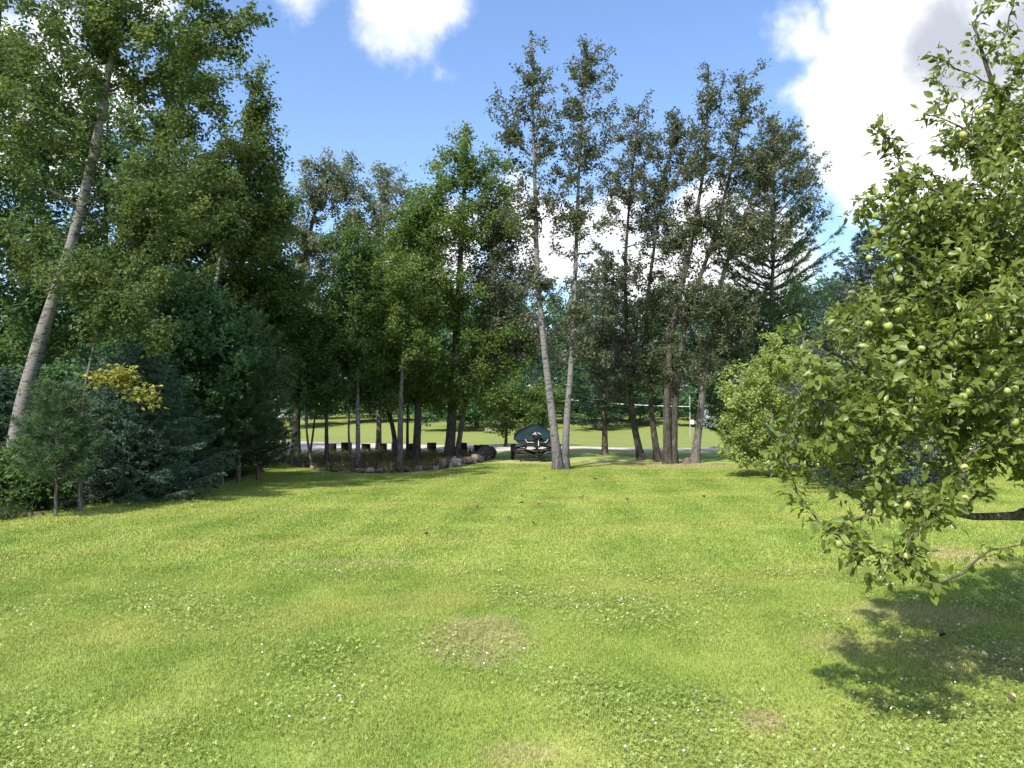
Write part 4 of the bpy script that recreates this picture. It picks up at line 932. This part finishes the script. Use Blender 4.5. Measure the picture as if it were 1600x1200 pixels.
LF = np.array([(0, 1, 4, 3), (1, 2, 5, 4), (3, 4, 7, 6), (4, 5, 8, 7)]); LT = np.array([(6, 7, 9), (7, 8, 9)])
n = 50000; k = rng.integers(0, len(tw), n); s = (rng.random(n) ** .5) * 3.999; i = s.astype(int); f = (s - i)[:, None]
tipd = nrm(tw[:, 4] - tw[:, 3])[k]
P = tw[k, i] * (1 - f) + tw[k, i + 1] * f + rng.normal(0, .035, (n, 3))
ax = nrm(rand_dirs(n) * .9 + tipd * .55 + np.array((0, 0, -.12))); P = P + ax * .02
nm = nrm(rand_dirs(n) * .75 + np.array((-.15, -.3, .75))); ln = .061 * rng.choice((.6, .85, 1.0, 1.25), n) * rng.uniform(.85, 1.15, n)
nd = np.min(np.linalg.norm((P + ax * ln[:, None] * .5)[:, None] - apple_at[None], axis=2), axis=1)      # leaves make room for the fruit
kp = nd > .075; P, ax, nm, ln, k = P[kp], ax[kp], nm[kp], ln[kp], k[kp]; n = len(P)
V = apple_leaf_verts(P, ax, nm, ln, ((0, .03), (.45, .27), (1.0, 0))); tint = rng.random(len(tw))[k] * .5 + rng.random(n) * .5
# the leaves that show largest from the lawn become leaves of their own, the rest one mass
c = P + ax * ln[:, None] * .5 - np.array((0, 0, CAM_H)); px = 800 + 1200 * c[:, 0] / c[:, 1]; py = 640 - 1200 * c[:, 2] / c[:, 1]; dist = np.linalg.norm(c, axis=1)
cell = (np.floor(px / 9).astype(int) * 400 + np.floor(py / 9).astype(int)); o_ = np.lexsort((dist, cell)); first = o_[np.r_[True, np.diff(cell[o_]) != 0]]
face = np.abs((nrm(np.cross(nrm(np.cross(nm, ax)), ax)) * (c / dist[:, None])).sum(1))
first = first[(px[first] > 1190) & (px[first] < 1595) & (py[first] > 5)]
best = first[np.argsort(-(ln / dist * face)[first])][:300]
rest = np.ones(n, bool); rest[best] = False; Vr = V[rest].reshape(-1, 3); nr_ = rest.sum(); off = (np.arange(nr_) * 7)[:, None, None]
g = Geo(); g.add(Vr, (LF[None, :2] + off).reshape(-1, 4), np.repeat(tint[rest], 2))
g.f.append((np.array([(3, 4, 6), (4, 5, 6)])[None] + off).reshape(-1, 3)); g.t.append(np.repeat(tint[rest], 2).astype(np.float32))
put('crown', g, M['l_apple'], apple, AB, True, kind='stuff')
proto = []
for q in range(10):
    vv = apple_leaf_verts(np.zeros((1, 3)), np.array([[1.0, 0, 0]]), np.array([[0, 0, 1.0]]), np.ones(1))[0]
    vv[:, 2] += rng.normal(0, .012, 10); vv[:, 1] *= rng.uniform(.85, 1.15)
    gg = Geo(); gg.add(vv, LF, q / 10); gg.f.append(LT); gg.t.append(np.full(2, q / 10, np.float32)); me = gg.mesh('leaf', smooth=True); me.materials.append(M['l_apple']); proto.append(me)
from mathutils import Matrix
for q in best:
    o = bpy.data.objects.new('leaf', proto[int(tint[q] * 9.99)]); COL.objects.link(o); o.parent = apple
    a_ = Vector(ax[q]); s_ = Vector(np.cross(nm[q], ax[q])).normalized(); n_ = a_.cross(s_); mt = Matrix((a_, s_, n_)).transposed().to_4x4()
    o.matrix_local = Matrix.Translation(Vector(P[q] - AB)) @ mt @ Matrix.Scale(ln[q], 4)

# apples
m, t, o = new_mat('apple_skin'); b = NB(t); tc = b.n('ShaderNodeTexCoord'); oi = b.n('ShaderNodeObjectInfo')
col = b.mix(oi.outputs['Random'], (.17, .24, .05), (.34, .36, .10)); f1 = b.noise(tc.outputs['Object'], 30, 4); f2 = b.noise(tc.outputs['Object'], 150, 2)
col = b.mix(b.math('MULTIPLY', b.rng(f1, .5, .75), .35), col, (.50, .40, .15)); col = b.mix(b.math('MULTIPLY', b.rng(f2, .64, .7), .5), col, (.30, .24, .12))
p = b.n('ShaderNodeBsdfPrincipled'); b.l(col, p.inputs['Base Color']); p.inputs['Roughness'].default_value = .38; p.inputs['Specular IOR Level'].default_value = .45; b.l(p.outputs[0], o.inputs[0]); M['apple'] = m
a = np.linspace(0, 2 * math.pi, 16, endpoint=False); pf = [(.0, .80), (.16, .86), (.42, .97), (.78, .80), (.98, .35), (1.0, -.05), (.86, -.52), (.56, -.86), (.25, -.93), (.0, -.84)]
v = np.array([(r_ * math.cos(t_), r_ * math.sin(t_), z_) for r_, z_ in pf for t_ in a]); g = Geo(); g.add(v * .0245, [(l * 16 + k, l * 16 + (k + 1) % 16, l * 16 + 16 + (k + 1) % 16, l * 16 + 16 + k)[::-1] for l in range(9) for k in range(16)])
ame = g.mesh('apple', smooth=True); ame.materials.append(M['apple'])
g = Geo(); tube(g, [(0, 0, .026), (.003, 0, .04), (.001, 0, .055)], .0016, 5); sme = g.mesh('stem'); sme.materials.append(M['apple_bark'])
for q in apple_at:
    q = q - AB; o = put('apple', ame, None, apple); o.location = q; k = rng.uniform(.72, 1.15); o.scale = (k, k, k * rng.uniform(.9, 1)); o.rotation_euler = (rng.normal(0, .35), rng.normal(0, .35), rng.uniform(0, 6)); st_ = put('stem', sme, None, o)

# ------------------------------------------------------------------ mown grass, clover
src = bpy.data.collections.new('turf_tufts')                # sources of the scattered tufts, not in the scene themselves


def blade_patch(name, n, rad, h, w, lean):
    r = rad * np.sqrt(rng.random(n)) * (1 + .25 * rng.normal(size=n)); a = rng.uniform(0, 2 * math.pi, n); B = np.c_[r * np.cos(a), r * np.sin(a), np.zeros(n) - .004]
    hh = h * rng.uniform(.45, 1.25, n)[:, None]; az = rng.uniform(0, 2 * math.pi, n); dr = np.c_[np.cos(az), np.sin(az), np.zeros(n)] * (lean * rng.random(n) ** .7)[:, None]
    sa = rng.uniform(0, 2 * math.pi, n); sd = np.c_[np.cos(sa), np.sin(sa), np.zeros(n)] * w / 2 * rng.uniform(.7, 1.3, n)[:, None]; up = np.array((0, 0, 1.0))
    m_ = B + hh * (.55 * up + .25 * dr); t_ = B + hh * (.92 * up + dr * .95)
    v = np.stack((B - sd, B + sd, m_ + sd * .8, m_ - sd * .8, t_), 1).reshape(-1, 3); k = np.arange(n)[:, None] * 5; tn = rng.random(n)
    g = Geo(); g.add(v, np.array([[0, 1, 2, 3]]) + k, tn); g.f.append(np.array([[3, 2, 4]]) + k); g.t.append(tn.astype(np.float32))
    me = g.mesh(name); me.materials.append(M['blade']); o = bpy.data.objects.new(name, me); src.objects.link(o); return o


def clover_patch(name, n, rad):
    r = rad * np.sqrt(rng.random(n)) * (1 + .3 * rng.normal(size=n)); a = rng.uniform(0, 2 * math.pi, n); g = Geo()
    C = np.c_[r * np.cos(a), r * np.sin(a), rng.uniform(.018, .045, n)]; tl = rng.normal(0, .35, (n, 2)); a0 = rng.uniform(0, 6.28, n); tn = rng.random(n)
    for j in range(3):
        aa = a0 + j * 2.094; ax_ = np.c_[np.cos(aa), np.sin(aa), np.cos(aa) * tl[:, 0] + np.sin(aa) * tl[:, 1]]; sd = np.c_[-np.sin(aa), np.cos(aa), -np.sin(aa) * tl[:, 0] + np.cos(aa) * tl[:, 1]]; l = .0085 * (.7 + .6 * tn)[:, None]
        v = np.stack((C, C + ax_ * l * .6 + sd * l * .55, C + ax_ * l * 1.15 + sd * l * .3, C + ax_ * l * 1.15 - sd * l * .3, C + ax_ * l * .6 - sd * l * .55), 1); v[:, 1:, 2] += .003
        g.add(v.reshape(-1, 3), np.arange(5 * n).reshape(-1, 5), np.clip(tn + rng.normal(0, .1, n), 0, 1))
    me = g.mesh(name); me.materials.append(M['clover']); o = bpy.data.objects.new(name, me); src.objects.link(o); return o


for q in range(3): blade_patch('a_near_%d' % q, 1150, .30, .033, .0032, .9)
for q in range(3): blade_patch('b_far_%d' % q, 800, .42, .036, .0080, .9)
for q in range(2): clover_patch('c_clover_%d' % q, 200, .40)


def scatter(x0f, y0, y1, step):
    ysc = np.arange(y0, y1, step); pts = []
    for y in ysc:
        hx = .74 * y + 2.2; x = np.arange(-hx, hx, step); pts.append(np.c_[x + rng.uniform(-.5, .5, len(x)) * step, y + rng.uniform(-.5, .5, len(x)) * step])
    p = np.vstack(pts); return p[(p[:, 0] > edge_x(p[:, 1]) + .05) & ~in_bed(p[:, 0], p[:, 1] + .1)]


pn = scatter(0, 2.2, 9.6, .27); pf_ = scatter(0, 9.4, 28.5, .40)
fld = np.sin(pn[:, 0] * 1.3 + .7 * np.sin(pn[:, 1] * .9)) * np.sin(pn[:, 1] * 1.6 + 1.0) + .55 * np.sin(pn[:, 0] * 3.1 + pn[:, 1] * 2.3)
pc = pn[(fld + rng.normal(0, .4, len(pn)) + (pn[:, 0] > .6) * .35 + (pn[:, 1] < 5.6) * .55 > .72)] + rng.uniform(-.1, .1, 2)
pts = np.vstack((pn, pf_, pc)); idx = np.r_[rng.integers(0, 3, len(pn)), rng.integers(3, 6, len(pf_)), rng.integers(6, 8, len(pc))]
me = bpy.data.meshes.new('grass'); me.vertices.add(len(pts)); me.vertices.foreach_set('co', np.c_[pts, gz(pts[:, 0], pts[:, 1])].astype(np.float32).ravel())
for nm_, ty, dat in (('pick', 'INT', idx.astype(np.int32)), ('turn', 'FLOAT', rng.uniform(0, 6.28, len(pts)).astype(np.float32)), ('size', 'FLOAT', rng.uniform(.8, 1.2, len(pts)).astype(np.float32))):
    at_ = me.attributes.new(nm_, ty, 'POINT'); at_.data.foreach_set('value', dat)
grass = bpy.data.objects.new('grass', me); COL.objects.link(grass); grass['kind'] = 'stuff'; grass['label'] = 'short mown yellow-green grass with clover covering the lawn'; grass['category'] = 'grass'
gn = bpy.data.node_groups.new('grass_scatter', 'GeometryNodeTree'); gn.is_modifier = True
gn.interface.new_socket('Geometry', in_out='INPUT', socket_type='NodeSocketGeometry'); gn.interface.new_socket('Geometry', in_out='OUTPUT', socket_type='NodeSocketGeometry')
b = NB(gn); gi, go = b.n('NodeGroupInput'), b.n('NodeGroupOutput')
ci = b.n('GeometryNodeCollectionInfo'); ci.inputs['Collection'].default_value = src; ci.inputs['Separate Children'].default_value = True; ci.inputs['Reset Children'].default_value = True
ip = b.n('GeometryNodeInstanceOnPoints'); ip.inputs['Pick Instance'].default_value = True


def attr(nm_, ty):
    n_ = b.n('GeometryNodeInputNamedAttribute', data_type=ty); n_.inputs['Name'].default_value = nm_; return n_.outputs['Attribute']


cx = b.n('ShaderNodeCombineXYZ'); b.l(attr('turn', 'FLOAT'), cx.inputs['Z']); er = b.n('FunctionNodeEulerToRotation'); b.l(cx.outputs[0], er.inputs[0])
b.l(gi.outputs[0], ip.inputs['Points']); b.l(ci.outputs[0], ip.inputs['Instance']); b.l(attr('pick', 'INT'), ip.inputs['Instance Index']); b.l(er.outputs[0], ip.inputs['Rotation']); b.l(attr('size', 'FLOAT'), ip.inputs['Scale'])
b.l(ip.outputs[0], go.inputs[0]); md = grass.modifiers.new('scatter', 'NODES'); md.node_group = gn

# clover flower heads
n = 420; k = rng.integers(0, len(pc), n); fx = pc[k] + rng.normal(0, .16, (n, 2)); k2 = rng.integers(0, len(pf_), 240); ff = pf_[k2]; ff = ff[(ff[:, 1] < 19) & (np.sin(ff[:, 0] * .8) * np.sin(ff[:, 1] * .6) > -.2)]; fx = np.vstack((fx, ff)); fx = fx[fx[:, 0] > edge_x(fx[:, 1]) + .3]
oc = np.array([(1, 0, 0), (-1, 0, 0), (0, 1, 0), (0, -1, 0), (0, 0, 1), (0, 0, -1)]) * .0085; of = np.array([(0, 2, 4), (2, 1, 4), (1, 3, 4), (3, 0, 4), (2, 0, 5), (1, 2, 5), (3, 1, 5), (0, 3, 5)])
g = Geo(); C = np.c_[fx, gz(fx[:, 0], fx[:, 1]) + rng.uniform(.03, .055, len(fx))]; g.add((C[:, None] + oc[None] * rng.uniform(.7, 1.3, (len(fx), 1, 1))).reshape(-1, 3), (of[None] + (np.arange(len(fx)) * 6)[:, None, None]).reshape(-1, 3))
put('clover_flowers', g, M['flower'], kind='stuff', label='tiny white clover flowers sprinkled over the lawn', category='flowers')

# fallen leaves on the lawn
M['dead_leaf'] = plain_mat('dead_leaf', (.075, .050, .030), .8, .2, noise=.4, scale=30)
M['pale_leaf'] = plain_mat('pale_dead_leaf', (.50, .42, .24), .7, .2, noise=.3, scale=30)
for i, (px, py, mm_) in enumerate(((850, 752, 0), (930, 752, 0), (745, 795, 0), (794, 812, 0), (835, 821, 0), (909, 780, 0), (980, 783, 0), (666, 839, 0), (586, 766, 0), (1472, 1003, 0), (816, 788, 0), (843, 790, 0), (815, 777, 0), (1100, 780, 0), (1352, 937, 1), (1580, 1103, 1), (1540, 1038, 1))):
    x, y = on_ground(px, py); s = .035 + .0016 * y; g = Geo(); aa = np.linspace(0, 2 * math.pi, 8, endpoint=False); v = np.c_[np.cos(aa) * s, np.sin(aa) * s * .6, .035 * np.abs(np.cos(aa)) + rng.uniform(0, .02, 8)]
    v = np.vstack((v, (0, 0, 0))); g.add(v, [(k, (k + 1) % 8, 8) for k in range(8)])
    o = put('fallen_leaf', g, M['pale_leaf' if mm_ else 'dead_leaf'], None, (x, y, float(gz(x, y)) + .045), label='small pale fallen leaf on the grass near the apple tree' if mm_ else 'small dark fallen leaf lying on the lawn', category='leaf', group='pale fallen leaves' if mm_ else 'dark fallen leaves on the lawn')
    o.rotation_euler = (rng.normal(0, .2), rng.normal(0, .2), rng.uniform(0, 6))
